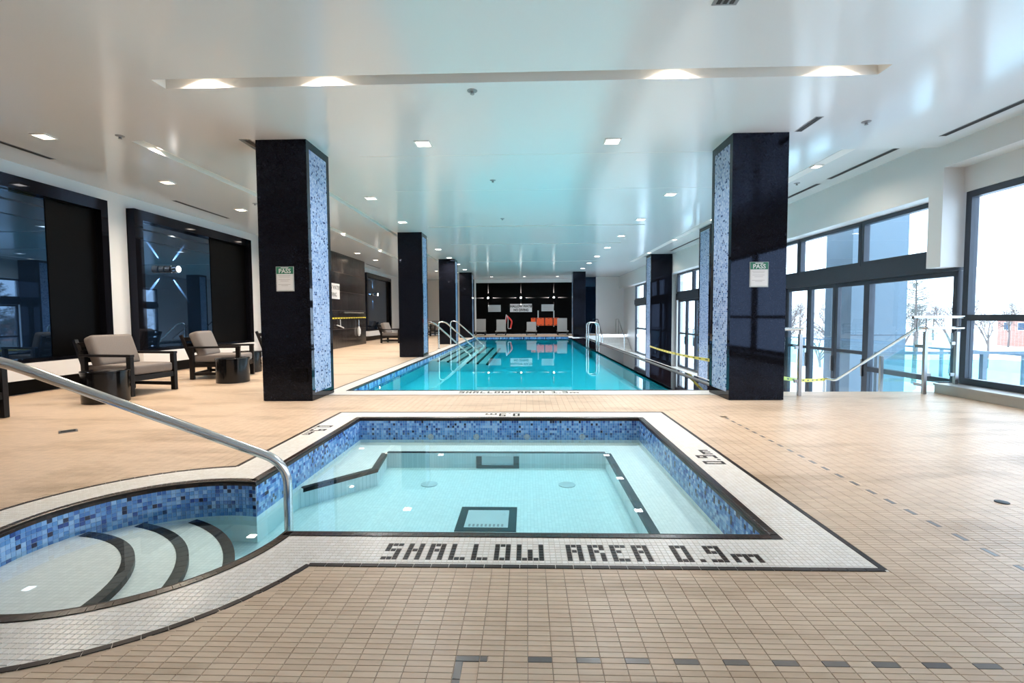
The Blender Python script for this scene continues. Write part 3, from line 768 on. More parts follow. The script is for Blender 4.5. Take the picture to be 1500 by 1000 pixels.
# ================================================================== LAMPS
def lamp_light(name, loc, size, watts, col, parent, spread=2.6):
    l = bpy.data.lights.new(name, 'AREA'); l.shape = 'SQUARE'; l.size = size; l.energy = watts * LAMP; l.color = col; l.spread = spread
    o = bpy.data.objects.new(name, l); COL.objects.link(o); o.parent = parent; o.location = loc
    return o
WARM, NEUT = (1.0, 0.86, 0.70), (0.98, 0.98, 1.0)
proto = {}
def downlight(label, x, y, z, group, s=0.21, warm=False, watts=40):
    t = thing('downlight', label, 'ceiling light', (x, y, z), 0, group)
    key = (s, warm)
    if key not in proto:
        mb = MB(); h = s / 2
        for a in ((-h, h, -h, -h + 0.018), (-h, h, h - 0.018, h), (-h, -h + 0.018, -h + 0.018, h - 0.018), (h - 0.018, h, -h + 0.018, h - 0.018)): mb.box(*a, -0.014, 0)
        m1 = mb.mesh('trim_ring'); m1.materials.append(M['chan'])
        m2 = B(-h + 0.018, h - 0.018, -h + 0.018, h - 0.018, -0.006, -0.001).mesh('diffuser'); m2.materials.append(M['lamp_warm' if warm else 'lamp_white'])
        proto[key] = (m1, m2)
    put('trim_ring', proto[key][0], None, t); put('diffuser', proto[key][1], None, t)
    lamp_light('bulb', (0, 0, -0.018), s * 0.8, watts, WARM if warm else NEUT, t)
    return t
downlight('square ceiling light left of centre, in front of the pool', -1.356, 6.56, HC, 'square ceiling lights')
downlight('square ceiling light right of centre, in front of the pool', 1.14, 6.58, HC, 'square ceiling lights')
ordn = ['nearest', 'second', 'third', 'fourth', 'fifth', 'sixth', 'seventh']
for k in range(7):
    y = 9.47 + 2.4 * k
    downlight('%s square ceiling light in the row along the left pool edge' % ordn[k], -2.99, y, HC, 'square ceiling lights')
    downlight('%s square ceiling light in the row along the right pool edge' % ordn[k], 2.74, y, HC, 'square ceiling lights')
for k in range(7):
    y = 6.08 + 2.12 * k + (0.8 if k > 4 else 0)
    downlight('%s warm square ceiling light in the row along the left wall' % ordn[k], -6.05, y, HC, 'warm ceiling lights by the left wall', 0.19, True, 40)
for k in range(4):
    downlight('%s warm ceiling light in the far left corner row' % ordn[k], -6.3 + 0.9 * k, 24.5 + 0.9 * (k % 2), HC, 'warm far ceiling lights', 0.16, True, 22)
for k in range(3):
    downlight('%s small ceiling light close to the dark end wall' % ['left', 'middle', 'right'][k], -2.0 + 1.9 * k, 28.4, HC, 'lights by the end wall', 0.18, False, 25)
cs = ['leftmost', 'second from left', 'third from left', 'rightmost']
for k, x in enumerate((-3.174, -1.965, 1.43, 2.953)):
    t = downlight('warm lamp %s in the channel across the front ceiling' % cs[k], x, 4.815, HC + 0.108, 'lamps in the front ceiling channel', 0.15, True, 38)
for k in range(5):
    downlight('%s warm lamp in the long ceiling channel at left' % ordn[k], -5.025, 6.75 + 3.45 * k, HC + 0.068, 'lamps in the left ceiling channel', 0.13, True, 34)
# right: channel lamps on the raised strip
t = thing('light_channel', 'slim recessed light channel above the right walkway', 'ceiling light', (4.69, 12.0, HR))
B(-0.09, 0.09, -4.9, 10, -0.006, -0.001).build('channel_plate', 'chan', t)
for k, y in enumerate((8.15, 12.5, 15.7, 18.9)):
    downlight('%s lamp in the ceiling channel above the right walkway' % ordn[k], 4.69, y, HR - 0.006, 'lamps above the right walkway', 0.15, True, 14)

# linear air slots, grille, sprinklers, sensors
def slot(label, x, y0, y1, z):
    t = thing('air_slot', label, 'air vent', (x, (y0 + y1) / 2, z)); h = (y1 - y0) / 2
    B(-0.045, 0.045, -h, h, -0.004, -0.0005).build('slot_frame', 'grille', t)
    B(-0.032, -0.004, -h + 0.015, h - 0.015, -0.0065, -0.004).build('slot_gap', 'vent', t); B(0.004, 0.032, -h + 0.015, h - 0.015, -0.0065, -0.004).build('slot_gap', 'vent', t)
slot('dark linear air slot at the far left edge of the ceiling', -6.80, 4.6, 6.95, HC)
slot('dark linear air slot above the second wall panel at left', -6.86, 9.45, 11.2, HC)
slot('dark linear air slot at the right above the large window', 5.39, 3.6, 6.6, HC)
slot('dark linear air slot just past the right front column', 5.37, 7.12, 8.95, HR)
slot('shorter dark air slot farther along the right walkway', 5.37, 9.25, 12.4, HR)
slot('thin dark air slot deep in the right walkway ceiling', 5.37, 14.4, 18.5, HR)
slot('dark air slot on the ceiling behind the tiled shower wall', -6.9, 21.0, 23.0, HC)
slot('short dark air slot beside the top of the left front column', -3.60, 6.32, 6.9, HC - 0.0)
slot('short dark air slot beside the top of the right front column', 3.42, 5.9, 6.36, HC)
t = thing('ceiling_grille', 'grey louvred ceiling grille at the top of the frame', 'air vent', (1.47, 3.45, HC))
B(-0.09, 0.09, -0.33, 0.33, -0.008, -0.0005).build('grille_frame', 'grille', t)
for k in range(3): B(-0.065 + 0.048 * k, -0.035 + 0.048 * k, -0.31, 0.31, -0.011, -0.008).build('louvre_gap', 'vent', t)
spr = MB().lathe([(0.052, 0), (0.050, -0.006), (0.034, -0.011), (0.016, -0.013), (0.014, -0.03), (0.022, -0.034), (0.020, -0.038)][::-1], n=20).mesh('sprinkler', smooth=True)
spr.materials.append(M['grille'])
for lab, x, y, z in (('sprinkler head in the middle just past the front light channel', -0.54, 5.08, HC), ('sprinkler head at left near the long light channel', -5.1, 6.12, HC),
                     ('sprinkler head at right by the large window', 4.07, 6.08, HC), ('sprinkler head above the near end of the pool', -0.555, 8.36, HC),
                     ('sprinkler head above the middle of the pool', -0.55, 11.6, HC), ('sprinkler head in the right walkway ceiling', 4.95, 9.2, HR),
                     ('sprinkler head near the left wall lights', -5.45, 9.8, HC)):
    tag(put('sprinkler_head', spr, None, loc=(x, y, z)), lab, 'sprinkler', 'sprinkler heads')

# ================================================================== LEFT WALL
def wall_panel(label, y0, y1, split, z0=0.46, z1=3.17):
    """black granite surround with reflecting glass and a plain black leaf"""
    t = thing('wall_panel', label, 'wall panel', (XL, (y0 + y1) / 2, 0)); h = (y1 - y0) / 2; sp = split - (y0 + y1) / 2
    B(0.001, 0.02, -h, h, z0, z1).build('backing', 'black', t)
    for (a, b, c, d) in ((-h, -h + 0.20, z0, z1), (h - 0.14, h, z0, z1), (-h + 0.20, h - 0.14, z1 - 0.19, z1), (-h + 0.20, h - 0.14, z0, z0 + 0.05)):
        B(0.02, 0.16, a, b, c, d).build('surround', 'granite', t)
    B(0.02, 0.034, -h + 0.205, sp, z0 + 0.055, z1 - 0.195).build('glass_leaf', 'mirror', t)
    B(0.02, 0.045, sp + 0.004, h - 0.145, z0 + 0.055, z1 - 0.195).build('black_leaf', 'black', t)
    B(0.001, 0.22, -h, h, 0.22, z0 - 0.001).build('white_ledge', 'wall_l', t)
    B(0.001, 0.06, -h, h, 0.002, 0.215).build('dark_plinth', 'black', t)
wall_panel('black wall panel with blue reflecting glass at the left edge', 4.65, 8.47, 7.45)
wall_panel('black wall panel with a chrome sconce, left of the front column', 9.05, 12.95, 11.4)
wall_panel('far black wall panel past the dark tiled shower wall', 22.4, 26.5, 25.9)

def beam(loc, dirv, parent, watts, col=(1, 0.95, 0.9)):
    l = bpy.data.lights.new('beam', 'SPOT'); l.energy = watts; l.spot_size = math.radians(8); l.spot_blend = 0.5; l.shadow_soft_size = 0.004; l.color = col
    o = bpy.data.objects.new('beam', l); COL.objects.link(o); o.parent = parent; o.location = loc
    o.rotation_euler = Vector(dirv).to_track_quat('-Z', 'Y').to_euler()
def sconce(label, loc, axis, watts, diag, ln_=0.26, r=0.075, group=None):
    """short metal cylinder standing off the wall; light leaves it along the wall in four thin beams"""
    t = thing('wall_sconce', label, 'wall light', loc, 0, group); a = Vector(axis)
    def P(d): return tuple(a * d)
    MB().tube([P(0), P(0.012)], 0.05, 20).build('base_plate', 'steel', t, smooth=True)
    MB().tube([P(0.012), P(ln_ * 0.42)], r, 24).build('barrel', 'chrome', t, smooth=True)
    MB().tube([P(ln_ * 0.42), P(ln_ * 0.56)], r * 0.8, 24).build('neck', 'granite', t, smooth=True)
    MB().tube([P(ln_ * 0.56), P(ln_)], r, 24).build('barrel', 'chrome', t, smooth=True)
    MB().tube([P(ln_), P(ln_ + 0.006)], r * 0.82, 24).build('lens', 'lamp_white', t, smooth=True)
    up = Vector((0, 0, 1)); sd = a.cross(up)
    ds = [up, -up, sd, -sd] if not diag else [(up + sd).normalized(), (up - sd).normalized(), (-up + sd).normalized(), (-up - sd).normalized()]
    for d in ds: beam(tuple(a * 0.035 + d * (r + 0.006)), tuple(d - a * 0.11), t, watts * (0.08 if d.z < -0.9 and watts > 5000 else 1))
sconce('chrome cylinder wall light on the dark glass of the second panel', (XL + 0.036, 9.98, 2.12), (1, 0, 0), 4000, True)
sconce('chrome wall light on the far black panel past the shower wall', (XL + 0.036, 23.6, 2.2), (1, 0, 0), 4000, False)
for k, x in enumerate((-2.36, -0.33, 1.70)):
    sconce('%s cross-beam wall light on the dark end wall' % ['left', 'middle', 'right'][k], (x, YF - 0.002, 2.25), (0, -1, 0), 9000, False, 0.2, 0.065, 'end wall lights')

# dark tiled shower wall
sw = thing('shower_wall', 'dark upright tiled shower wall behind the left front column', 'shower wall', (-6.7, 16.9, 0))
B(XL + 6.7, -0.008, -3.3, 3.3, 0, HC - 0.002).build('core', 'grout_dark', sw)
n_ = 0
upt = B(0, 0.010, 0, 0.192, 0, 0.66).mesh('upright_tile'); upt.materials.append(M['black_tile'])
for i in range(33):
    for j in range(5):
        o = put('upright_tile', upt, None, sw, loc=(-0.008, -3.3 + i * 0.2 + 0.004, 0.006 + j * 0.678))
upe = B(0, 0.155, -0.01, 0, 0, 0.66).mesh('end_tile'); upe.materials.append(M['black_tile'])
for i in range(5):
    for j in range(5): put('upright_tile', upe, None, sw, loc=(XL + 6.7 + i * 0.158, -3.3, 0.006 + j * 0.678))
WX = -6.698
def wall_sign(label, y, z, lines):
    t = thing('wall_sign', label, 'sign', (WX + 0.003, y, z))
    B(0, 0.012, -0.75, 0.75, -0.27, 0.27).build('board', 'sign', t)
    for k, s in enumerate(lines):
        mx = Matrix.Translation((0.0125, 0, 0.12 - 0.25 * k)) @ Matrix(((0, 0, 1, 0), (1, 0, 0, 0), (0, 1, 0, 0), (0, 0, 0, 1)))
        text_mesh('lettering', s, 0.20, 'tape_black', t, mx, bold=0.003, sx=0.9)
wall_sign('white sign half hidden by the left front column', 16.62, 2.02, ('SHALLOW WATER', 'NO DIVING'))
t = thing('reach_pole', 'long grey reaching pole held along the dark shower wall', 'pole', (WX, 18.6, 1.28))
MB().tube([(0.08, -1.0, 0), (0.08, 1.1, 0)], 0.022, 12).build('shaft', 'steel', t, smooth=True)
for y in (-0.7, 0.75): B(0.002, 0.10, y - 0.02, y + 0.02, -0.03, -0.02).build('bracket', 'steel', t)
tp = thing('wall_tape', 'yellow caution tape stretched along the dark shower wall', 'tape', (WX, 18.3, 1.07))
MB().bar((0.02, -1.9, 0.0), (0.02, 1.85, 0.02), 0.004, 0.05).build('band', 'yellow', tp)
for k in range(14): MB().bar((0.0225, -1.8 + k * 0.26, 0.001), (0.0225, -1.66 + k * 0.26, 0.002), 0.002, 0.03).build('print_mark', 'tape_black', tp)
t = thing('body_hook', 'white rescue hook hanging under the tape on the shower wall', 'rescue hook', (WX, 17.3, 0.78))
MB().tube([(0.04, 0, 0.25), (0.04, 0.02, 0.02)], 0.018, 10).build('handle', 'sign', t); MB().tube([(0.04, -0.30, 0.05), (0.04, 0.0, 0.0), (0.04, 0.3, -0.06)], 0.024, 10).build('crook', 'sign', t)
t = thing('shower_head', 'white hand shower hanging at the end of the shower wall', 'hand shower', (WX, 19.2, 0.62))
MB().tube([(0.05, 0, 0.38), (0.05, 0, 0.1)], 0.014, 10).build('hose', 'chrome', t, smooth=True)
MB().tube([(0.05, 0, 0.12), (0.05, 0, 0.0), (0.05, 0, -0.16), (0.05, 0, -0.26)], [0.03, 0.07, 0.07, 0.03], 14).build('handset', 'sign', t, smooth=True)

# ================================================================== HANDRAILS
def smooth_path(pts, r, n=8):
    out = [Vector(pts[0])]
    for i in range(1, len(pts) - 1):
        a, b, c = Vector(pts[i - 1]), Vector(pts[i]), Vector(pts[i + 1])
        u, v = (a - b), (c - b); k = min(r, u.length * 0.49, v.length * 0.49); p, q = b + u.normalized() * k, b + v.normalized() * k
        for j in range(n + 1):
            t = j / n; out.append(p * (1 - t) ** 2 + b * 2 * t * (1 - t) + q * t * t)
    return out + [Vector(pts[-1])]
t = thing('tub_handrail', 'polished steel handrail sloping down into the hot tub', 'handrail', (-1.38, 2.72, -0.42))
o_ = Vector((1.38, -2.72, 0.42))
MB().tube([Vector(p) + o_ for p in smooth_path([(-1.375, 2.72, -0.42), (-1.375, 2.72, 0.275), (-2.52, 2.22, 0.925), (-3.25, 1.90, 1.0), (-3.25, 1.90, 0.0)], 0.13)], 0.0245, 18).build('rail', 'chrome', t, smooth=True)
MB().lathe([(0.06, 0), (0.06, 0.008), (0.03, 0.018)], Vector((-3.25, 1.90, 0.0)) + o_).build('flange', 'chrome', t, smooth=True)
for lab, y in (('nearest steel handrail down the pool steps', 14.6), ('middle steel handrail down the pool steps', 16.7), ('farthest steel handrail down the pool steps', 19.35)):
    t = thing('pool_handrail', lab, 'handrail', (-3.02, y, 0), 0, 'handrails of the pool steps')
    MB().tube(smooth_path([(0, 0, 0), (0, 0, 0.94), (0.25, 0, 0.92), (1.45, 0, -0.16)], 0.2), 0.024, 12).build('rail', 'chrome', t, smooth=True)
    MB().lathe([(0.06, 0), (0.06, 0.008), (0.03, 0.02)]).build('flange', 'chrome', t, smooth=True)
t = thing('pool_ladder', 'steel pool ladder at the right edge of the far water', 'ladder', (2.25, 17.6, 0))
for y in (-0.27, 0.27):
    MB().tube(smooth_path([(0.30, y, -0.045), (0.30, y, 0.86), (-0.06, y, 0.86), (-0.06, y, -0.5)], 0.14), 0.022, 12).build('rail', 'chrome', t, smooth=True)
for z in (-0.12, -0.32): B(-0.10, -0.02, -0.27, 0.27, z - 0.012, z + 0.012).build('rung', 'steel', t)

def post(mb_parent, x, y, z0, z1, name='post'):
    B(x - 0.022, x + 0.022, y - 0.022, y + 0.022, z0, z1).build(name, 'steel', mb_parent, bevel=0.003)
def clamp(parent, x, y, z, dx): B(min(x, x + dx), max(x, x + dx), y - 0.014, y + 0.014, z - 0.022, z + 0.022).build('clamp', 'steel', parent, bevel=0.003)
t = thing('stair_railing', 'steel and glass railing with sloping handrail beside the large window', 'railing', (0, 0, 0))
PY = 6.86
post(t, 5.48, PY, 0, 0.86); post(t, 5.90, PY, 0.135, 0.86); post(t, 5.48, 7.68, -0.62, 0.46)
MB().tube([(5.30, PY, 1.06), (5.98, PY, 1.06)], 0.022, 14).build('guard_rail', 'chrome', t, smooth=True)
MB().tube(smooth_path([(5.98, PY, 0.91), (5.46, PY, 0.91), (5.46, 6.98, 0.91), (5.46, 8.75, -0.06), (5.46, 9.05, -0.06), (5.46, 9.05, ZW)], 0.07), 0.021, 14).build('handrail', 'chrome', t, smooth=True)
for x in (5.36, 5.48, 5.90): MB().tube([(x, PY, 0.86), (x, PY, 1.06)], 0.008, 8).build('bracket', 'steel', t)
B(5.55, 5.85, PY - 0.006, PY + 0.006, 0.17, 0.84).build('glass_panel', 'rail_glass', t)
for x, s in ((5.502, 0.06), (5.878, -0.06)):
    for z in (0.27, 0.70): clamp(t, x, PY, z, s)
MB().add([(5.474, 7.0, 0.05), (5.474, 7.62, -0.38), (5.474, 7.62, 0.40), (5.474, 7.0, 0.74), (5.486, 7.0, 0.05), (5.486, 7.62, -0.38), (5.486, 7.62, 0.40), (5.486, 7.0, 0.74)],
         [(0, 3, 2, 1), (4, 5, 6, 7), (0, 1, 5, 4), (1, 2, 6, 5), (2, 3, 7, 6), (3, 0, 4, 7)]).build('glass_panel', 'rail_glass', t)
for z in (0.12, 0.66): B(5.467, 5.493, 6.882, 7.03, z - 0.02, z + 0.02).build('clamp', 'steel', t)
t = thing('stair_railing', 'short steel and glass railing beside the nearest right column', 'railing', (0, 0, 0))
post(t, 3.71, 6.72, 0, 0.84); post(t, 3.36, 6.72, 0, 0.84)
MB().tube([(3.33, 6.72, 0.91), (3.745, 6.72, 0.91)], 0.021, 14).build('handrail', 'chrome', t, smooth=True)
for x in (3.37, 3.71): MB().tube([(x, 6.72, 0.84), (x, 6.72, 0.91)], 0.009, 8).build('bracket', 'steel', t)
B(3.41, 3.66, 6.714, 6.726, 0.10, 0.80).build('glass_panel', 'rail_glass', t)
for x, s in ((3.688, -0.05), (3.382, 0.05)):
    for z in (0.20, 0.66): clamp(t, x, 6.72, z, s)
t = thing('stair_railing', 'steel handrail beside the far white steps', 'railing', (0, 0, 0))
for x in (4.28, 5.5):
    MB().tube(smooth_path([(x, 27.6, ZW), (x, 27.6, -0.06), (x, 29.35, 0.9), (x, 30.2, 0.9), (x, 30.2, 0)], 0.12), 0.03, 10).build('handrail', 'chrome', t, smooth=True)
    MB().tube([(x, 29.35, 0), (x, 29.35, 0.88)], 0.02, 10).build('post', 'steel', t)

# caution tapes
def tape(label, a, b, sag, n=24):
    t = thing('caution_tape', label, 'tape', a); A, Bv = Vector((0, 0, 0)), Vector(b) - Vector(a)
    def P(s): p = A.lerp(Bv, s); p.z -= sag * 4 * s * (1 - s); return p
    mb = MB()
    for i in range(n): mb.bar(P(i / n), P((i + 1) / n), 0.003, 0.055)
    mb.build('band', 'yellow', t)
    for i in range(0, n, 2):
        MB().bar(P((i + 0.2) / n), P((i + 0.9) / n), 0.005, 0.018).build('print_mark', 'tape_black', t)
tape('yellow caution tape stretched from the right front column along the ledge', (3.02, 7.06, 0.40), (4.86, 19.36, -0.10), 0.06, 40)
tape('short yellow caution tape across the top of the right stairs', (3.32, 6.95, 0.28), (5.44, 9.05, -0.08), 0.05)

# ================================================================== FURNITURE
def cushion(name, x0, x1, y0, y1, z0, z1, m, parent, rot=None, loc=(0, 0, 0), bev=0.05):
    bm = bmesh.new(); bmesh.ops.create_cube(bm, size=1)
    for v in bm.verts: v.co = Vector(((x0 + x1) / 2 + v.co.x * (x1 - x0), (y0 + y1) / 2 + v.co.y * (y1 - y0), (z0 + z1) / 2 + v.co.z * (z1 - z0)))
    bmesh.ops.bevel(bm, geom=list(bm.edges), offset=bev, segments=4, profile=0.6, affect='EDGES')
    me = bpy.data.meshes.new(name); bm.to_mesh(me); bm.free()
    me.polygons.foreach_set('use_smooth', [True] * len(me.polygons))
    o = put(name, me, m, parent, loc=loc)
    if rot: o.rotation_euler = rot
    return o
def armchair():
    """faces +x, origin on the floor under its middle"""
    t = thing('armchair', 'x', 'armchair')
    W, D = 0.39, 0.42
    for s in (-1, 1):
        y = s * (W - 0.03)
        B(D - 0.07, D, y - 0.03, y + 0.03, 0, 0.56).build('leg', 'wood', t, bevel=0.004)
        B(-D, -D + 0.07, y - 0.03, y + 0.03, 0, 0.56).build('leg', 'wood', t, bevel=0.004)
        B(-D - 0.02, D + 0.005, y - 0.035, y + 0.035, 0.56, 0.595).build('armrest', 'wood', t, bevel=0.004)
        B(-D + 0.07, D - 0.07, y - 0.02, y + 0.02, 0.07, 0.12).build('stretcher', 'wood', t)
        B(-D + 0.07, D - 0.07, y - 0.02, y + 0.02, 0.22, 0.29).build('seat_rail', 'wood', t)
        MB().bar((-D + 0.05, y * 0.93, 0.28), (-D - 0.14, y * 0.93, 0.80), 0.05, 0.05).build('back_post', 'wood', t)
    B(D - 0.05, D - 0.01, -W + 0.06, W - 0.06, 0.21, 0.29).build('front_rail', 'wood', t)
    B(-D + 0.02, -D + 0.06, -W + 0.06, W - 0.06, 0.07, 0.12).build('stretcher', 'wood', t)
    B(-D, D - 0.06, -W + 0.06, W - 0.06, 0.26, 0.29).build('seat_board', 'wood', t)
    for k in range(4):
        z = 0.36 + k * 0.11; x = -D + 0.05 - (z - 0.28) * 0.365
        B(x - 0.012, x + 0.012, -W + 0.06, W - 0.06, z, z + 0.07).build('back_slat', 'wood', t)
    cushion('seat_cushion', -D + 0.02, D - 0.01, -W + 0.062, W - 0.062, 0.295, 0.435, 'fabric', t, bev=0.045)
    cushion('back_cushion', -0.085, 0.085, -W + 0.065, W - 0.065, 0, 0.48, 'fabric', t, rot=(0, math.radians(-20), 0), loc=(-D + 0.20, 0, 0.40), bev=0.06)
    return t
ac = armchair()
spots = [('grey cushioned armchair beside the drum table, facing the hot tub', -5.93, 7.12, -8), ('grey cushioned armchair in front of the sconce, behind a drum table', -5.72, 9.02, 12),
         ('dark armchair cut off at the left edge of the view', -6.27, 4.92, 0), ('armchair almost hidden behind the left front column', -5.55, 11.2, 5),
         ('grey armchair standing past the dark shower wall', -5.75, 20.9, -6), ('far dark armchair left of the third column', -5.95, 27.4, -20), ('farthest dark armchair by the beige end wall', -5.3, 29.3, -60)]
for i, (lab, x, y, a) in enumerate(spots):
    o = ac if i == 0 else copy_tree(ac)
    o.location = (x, y, 0); o.rotation_euler = (0, 0, math.radians(a)); o['label'] = lab; o['group'] = 'lounge armchairs'
def drum(label, x, y, r=0.26, h=0.42):
    t = thing('side_table', label, 'side table', (x, y, 0), 0, 'drum side tables')
    MB().lathe([(r, 0.0), (r, h - 0.03)], n=48).build('drum', 'drum', t, smooth=True)
    MB().lathe([(r - 0.004, h - 0.03), (r + 0.006, h - 0.026), (r + 0.006, h - 0.004), (r - 0.002, h)], n=48).build('table_top', 'drum', t, smooth=True)
drum('black drum side table under the sloping handrail at left', -5.62, 6.32)
drum('black drum side table in front of the second armchair', -5.09, 8.28)
drum('black drum side table nearest the left front column', -5.74, 9.85)

def lounger(label, x, y, w, h, tilt):
    t = thing('lounge_chair', label, 'lounge chair', (x, y, 0), 0, 'lounge chairs by the end wall')
    MB().box(-w / 2, w / 2, -0.02, 0.02, 0, h, Matrix.Translation((0, 0.10, 0.26)) @ Matrix.Rotation(tilt, 4, 'X')).build('backrest', 'grey_mesh', t)
    B(-w / 2 - 0.03, w / 2 + 0.03, -0.62, 0.14, 0.20, 0.26).build('seat', 'grey_mesh', t)
    for sx in (-1, 1):
        for yy in (-0.58, 0.10): B(sx * w / 2 - 0.025, sx * w / 2 + 0.025, yy - 0.025, yy + 0.025, 0, 0.20).build('leg', 'wood', t)
        MB().bar((sx * (w / 2 + 0.02), -0.6, 0.23), (sx * (w / 2 + 0.02), 0.14, 0.23), 0.03, 0.05).build('side_rail', 'wood', t)
lounger('grey lounge chair at the left end of the dark end wall', -2.70, 28.9, 0.56, 0.70, -0.12)
lounger('grey lounge chair beside the red rescue tube', -1.50, 28.9, 0.56, 0.66, -0.15)
lounger('lower grey lounge chair left of the orange board', 0.30, 28.9, 0.56, 0.52, -0.25)
lounger('grey lounge chair at the right end of the orange board', 2.12, 28.9, 0.58, 0.72, -0.1)

# end wall signs and rescue gear
def end_sign(label, x, z, w, h, m, lines=()):
    t = thing('wall_sign', label, 'sign', (x, YF - 0.001, z)); B(-w / 2, w / 2, -0.015, 0, -h / 2, h / 2).build('board', m, t)
    for k, s in enumerate(lines):
        mx = Matrix.Translation((0, -0.0155, 0.10 - 0.23 * k)) @ Matrix.Rotation(math.pi / 2, 4, 'X')
        text_mesh('lettering', s, 0.205, 'tape_black', t, mx, bold=0.009, sx=0.86)
    if not lines:
        for k in range(5): B(-w * 0.4, w * 0.4, -0.0165, -0.015, h * 0.3 - k * h * 0.15, h * 0.3 - k * h * 0.15 + 0.012).build('print_line', 'print', t)
end_sign('pale grey notice board at left on the dark end wall', -1.98, 1.60, 0.78, 0.42, 'sign_grey')
end_sign('white sign reading shallow water no diving on the end wall', -0.33, 1.62, 1.36, 0.50, 'sign', ('SHALLOW WATER', 'NO DIVING'))
end_sign('pale grey notice board at right on the dark end wall', 1.32, 1.62, 0.76, 0.42, 'sign_grey')
t = thing('spine_board', 'orange rescue board leaning on the dark end wall', 'rescue board', (1.15, YF - 0.16, 0.0))
B(-0.86, 0.86, -0.02, 0.02, 0.52, 1.0).build('board', 'orange', t, bevel=0.015)
for x in (-0.55, -0.02, 0.5): B(x - 0.03, x + 0.03, -0.03, -0.02, 0.52, 1.0).build('strap', 'tape_black', t)
for k in range(7): B(-0.80 + k * 0.24, -0.68 + k * 0.24, -0.023, -0.02, 0.94, 0.97).build('hand_slot', 'tape_black', t); B(-0.80 + k * 0.24, -0.68 + k * 0.24, -0.023, -0.02, 0.55, 0.58).build('hand_slot', 'tape_black', t)
for x in (-0.42, 0.55):
    B(x - 0.035, x + 0.035, 0.05, 0.09, 0.45, 1.45).build('hanging_post', 'sign_grey', t)
    B(x - 0.03, x + 0.03, 0.02, 0.158, 0.70, 0.74).build('hook', 'steel', t)
t = thing('rescue_tube', 'red rescue tube with rope hanging on the dark end wall', 'rescue tube', (-1.15, YF - 0.06, 0.75))
MB().tube(smooth_path([(-0.18, 0, -0.2), (-0.08, 0, 0.42), (0.26, 0, 0.05), (0.16, 0, -0.38)], 0.12), 0.05, 10).build('foam_tube', 'red', t, smooth=True)
MB().tube(smooth_path([(-0.16, -0.05, -0.1), (-0.1, -0.05, 0.5), (0.02, -0.05, 0.2), (0.0, -0.05, -0.42), (0.2, -0.05, -0.40)], 0.1), 0.022, 8).build('rope', 'sign', t, smooth=True)
# floor drain on the deck
t = thing('deck_drain', 'small dark diamond shaped floor drain on the left deck', 'floor drain', (-4.52, 4.63, 0), math.radians(45))
B(-0.07, 0.07, -0.07, 0.07, -0.001, 0.003).build('drain_plate', 'steel', t)
for k in range(5): B(-0.055, 0.055, -0.05 + k * 0.022, -0.038 + k * 0.022, 0.003, 0.0045).build('drain_gap', 'vent', t)
t = thing('deck_drain', 'small round dark floor drain on the right deck', 'floor drain', (2.78, 2.89, 0))
MB().lathe([(0.035, 0), (0.034, 0.004), (0.02, 0.006)], n=20).build('drain_plate', 'nosing', t, smooth=True)

# ================================================================== OUTSIDE
struct(B(XG + 0.2, 11.6, YB - 4, 40, ZW - 0.25, ZW - 0.06).build('floor_terrace', 'snow'), 'snow covered terrace outside the glazing')
struct(B(11.6, 240, -80, 260, -7.2, -7.0).build('ground_outside', 'snow'), 'snowy ground far below the terrace')
t = thing('terrace_pillar', 'blue grey concrete pillar standing on the terrace outside', 'pillar', (8.15, 12.1, ZW - 0.06))
B(-0.60, 0.66, -0.5, 0.5, 0, 5.2).build('shaft', 'concrete', t)
for z in (1.6, 3.2): B(-0.602, 0.662, -0.502, -0.5, z, z + 0.015).build('joint', 'frame', t)
t = thing('terrace_balustrade', 'teal glass balustrade along the edge of the snowy terrace', 'balustrade', (11.3, 0, ZW - 0.06))
for k in range(18):
    y = -4 + k * 2.2
    B(-0.03, 0.03, y - 0.03, y + 0.03, 0, 1.12).build('post', 'concrete', t)
    B(-0.008, 0.008, y + 0.06, y + 2.14, 0.08, 1.0).build('glass_panel', 'tint_glass', t)
B(-0.04, 0.04, -4, 35.5, 1.12, 1.17).build('top_rail', 'concrete', t)
t = thing('terrace_screen', 'low glass screen crossing the terrace behind the large window', 'balustrade', (8.4, 9.2, ZW - 0.06))
for k in range(3): B(-1.9 + k * 1.9 - 0.04, -1.9 + k * 1.9 + 0.04, -0.04, 0.04, 0, 1.35).build('post', 'concrete', t)
for k in range(2): B(-1.84 + k * 1.9, -0.06 + k * 1.9, -0.006, 0.006, 0.1, 1.25).build('glass_panel', 'rail_glass', t)
B(-1.95, 1.95, -0.03, 0.03, 1.35, 1.40).build('top_rail', 'concrete', t)
def branches(mb, p, d, ln_, r, depth, rnd):
    q = p + d * ln_
    mb.tube([p, q], [r, r * 0.65], 4 if depth > 2 else 3, cap=False)
    if depth == 0: return
    for _ in range(3 if depth > 1 else 4):
        u = Vector((rnd.uniform(-1, 1), rnd.uniform(-1, 1), rnd.uniform(-0.25, 0.9))).normalized()
        branches(mb, p.lerp(q, rnd.uniform(0.55, 1.0)), (d * 0.75 + u * 0.8).normalized(), ln_ * rnd.uniform(0.6, 0.8), r * 0.55, depth - 1, rnd)
vari = []
for s in range(3):
    rnd = random.Random(s + 3); mb = MB(); 
    for _ in range(5): branches(mb, Vector((0, 0, 3.2 + 0.3 * _)), Vector((rnd.uniform(-.6, .6), rnd.uniform(-.6, .6), 0.8)).normalized(), 1.9, 0.085, 5, rnd)
    m1 = mb.mesh('branches'); m1.materials.append(M['bark'])
    m2 = MB().tube([(0, 0, 0), (0.1, 0, 2), (0.05, 0.1, 4.6)], [0.2, 0.16, 0.09], 8).mesh('trunk'); m2.materials.append(M['bark']); vari.append((m1, m2))
rnd = random.Random(11); TN = 20
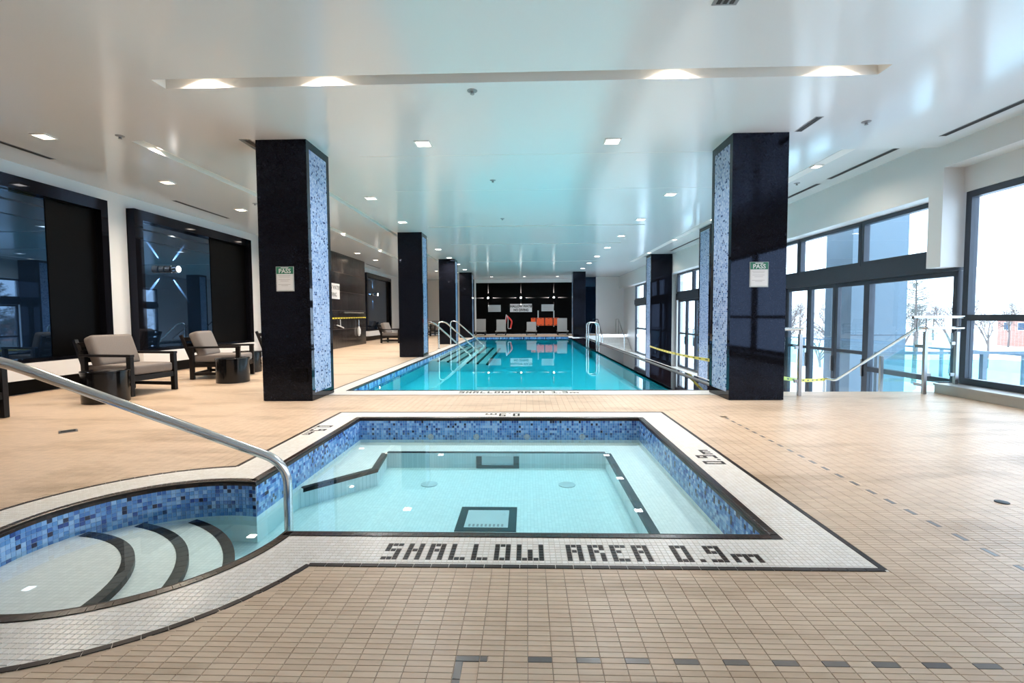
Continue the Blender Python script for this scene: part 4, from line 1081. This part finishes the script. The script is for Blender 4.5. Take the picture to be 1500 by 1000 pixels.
for k in range(TN):
    px = 1120 + (k + rnd.uniform(0.1, 0.9)) * 400 / TN; Y = 42 + 6.5 * (k * 7 % TN); X = (px - 771) / 715 * Y
    t = thing('bare_tree', 'bare leafless winter tree standing beyond the terrace', 'tree', (X, Y, -7.0), rnd.uniform(0, 6), 'bare winter trees beyond the terrace')
    sc = rnd.uniform(0.85, 1.15) * (0.8 + Y / 250); t.scale = (sc, sc, sc * 1.02)
    a, b = vari[k % 3]; put('branches', a, None, t); put('trunk', b, None, t)
t = thing('pine_tree', 'tall thin pine rising above the bare trees outside', 'tree', ((1327 - 771) / 715 * 44, 44, -7.0))
MB().tube([(0, 0, 0), (0.05, 0, 6), (0, 0.05, 11.4)], [0.22, 0.14, 0.03], 8).build('trunk', 'bark', t)
mb = MB(); rnd = random.Random(5)
for k in range(26):
    z = 6.0 + k * 0.205; rr = (0.5 + 0.55 * rnd.random()) * (2.5 - 1.9 * k / 26)
    a = rnd.uniform(0, 6.28)
    for j in range(2):
        an = a + j * 2.6; e = Vector((math.cos(an) * rr, math.sin(an) * rr, z + 0.25)); b0 = Vector((0, 0, z))
        mb.tube([b0, e], [0.035, 0.012], 4, cap=False)
        for i in range(22):
            c = b0.lerp(e, rnd.uniform(0.45, 1.05)) + Vector((rnd.uniform(-.3, .3), rnd.uniform(-.3, .3), rnd.uniform(-.05, .2)))
            dv = Vector((rnd.uniform(-1, 1), rnd.uniform(-1, 1), rnd.uniform(-.2, .6))).normalized() * 0.28
            mb.tube([c, c + dv], [0.02, 0.006], 3, cap=False)
mb.build('boughs', 'pine', t)
t = thing('brick_building', 'low red brick building with snowy roof beyond the large window', 'building', (120, 118, -7.0))
B(0, 14, -16, 10, 0, 7.2).build('wall', 'brick', t)
B(-0.4, 14.4, -16.4, 10.4, 7.2, 7.7).build('roof', 'snow', t)
for k in range(7):
    w_ = B(-0.12, 0.02, -14.5 + k * 3.5, -12.7 + k * 3.5, 3.9, 5.9).build('window', 'sign', t); B(-0.15, -0.12, -14.35 + k * 3.5, -12.85 + k * 3.5, 4.05, 5.75).build('pane', 'mirror', w_)
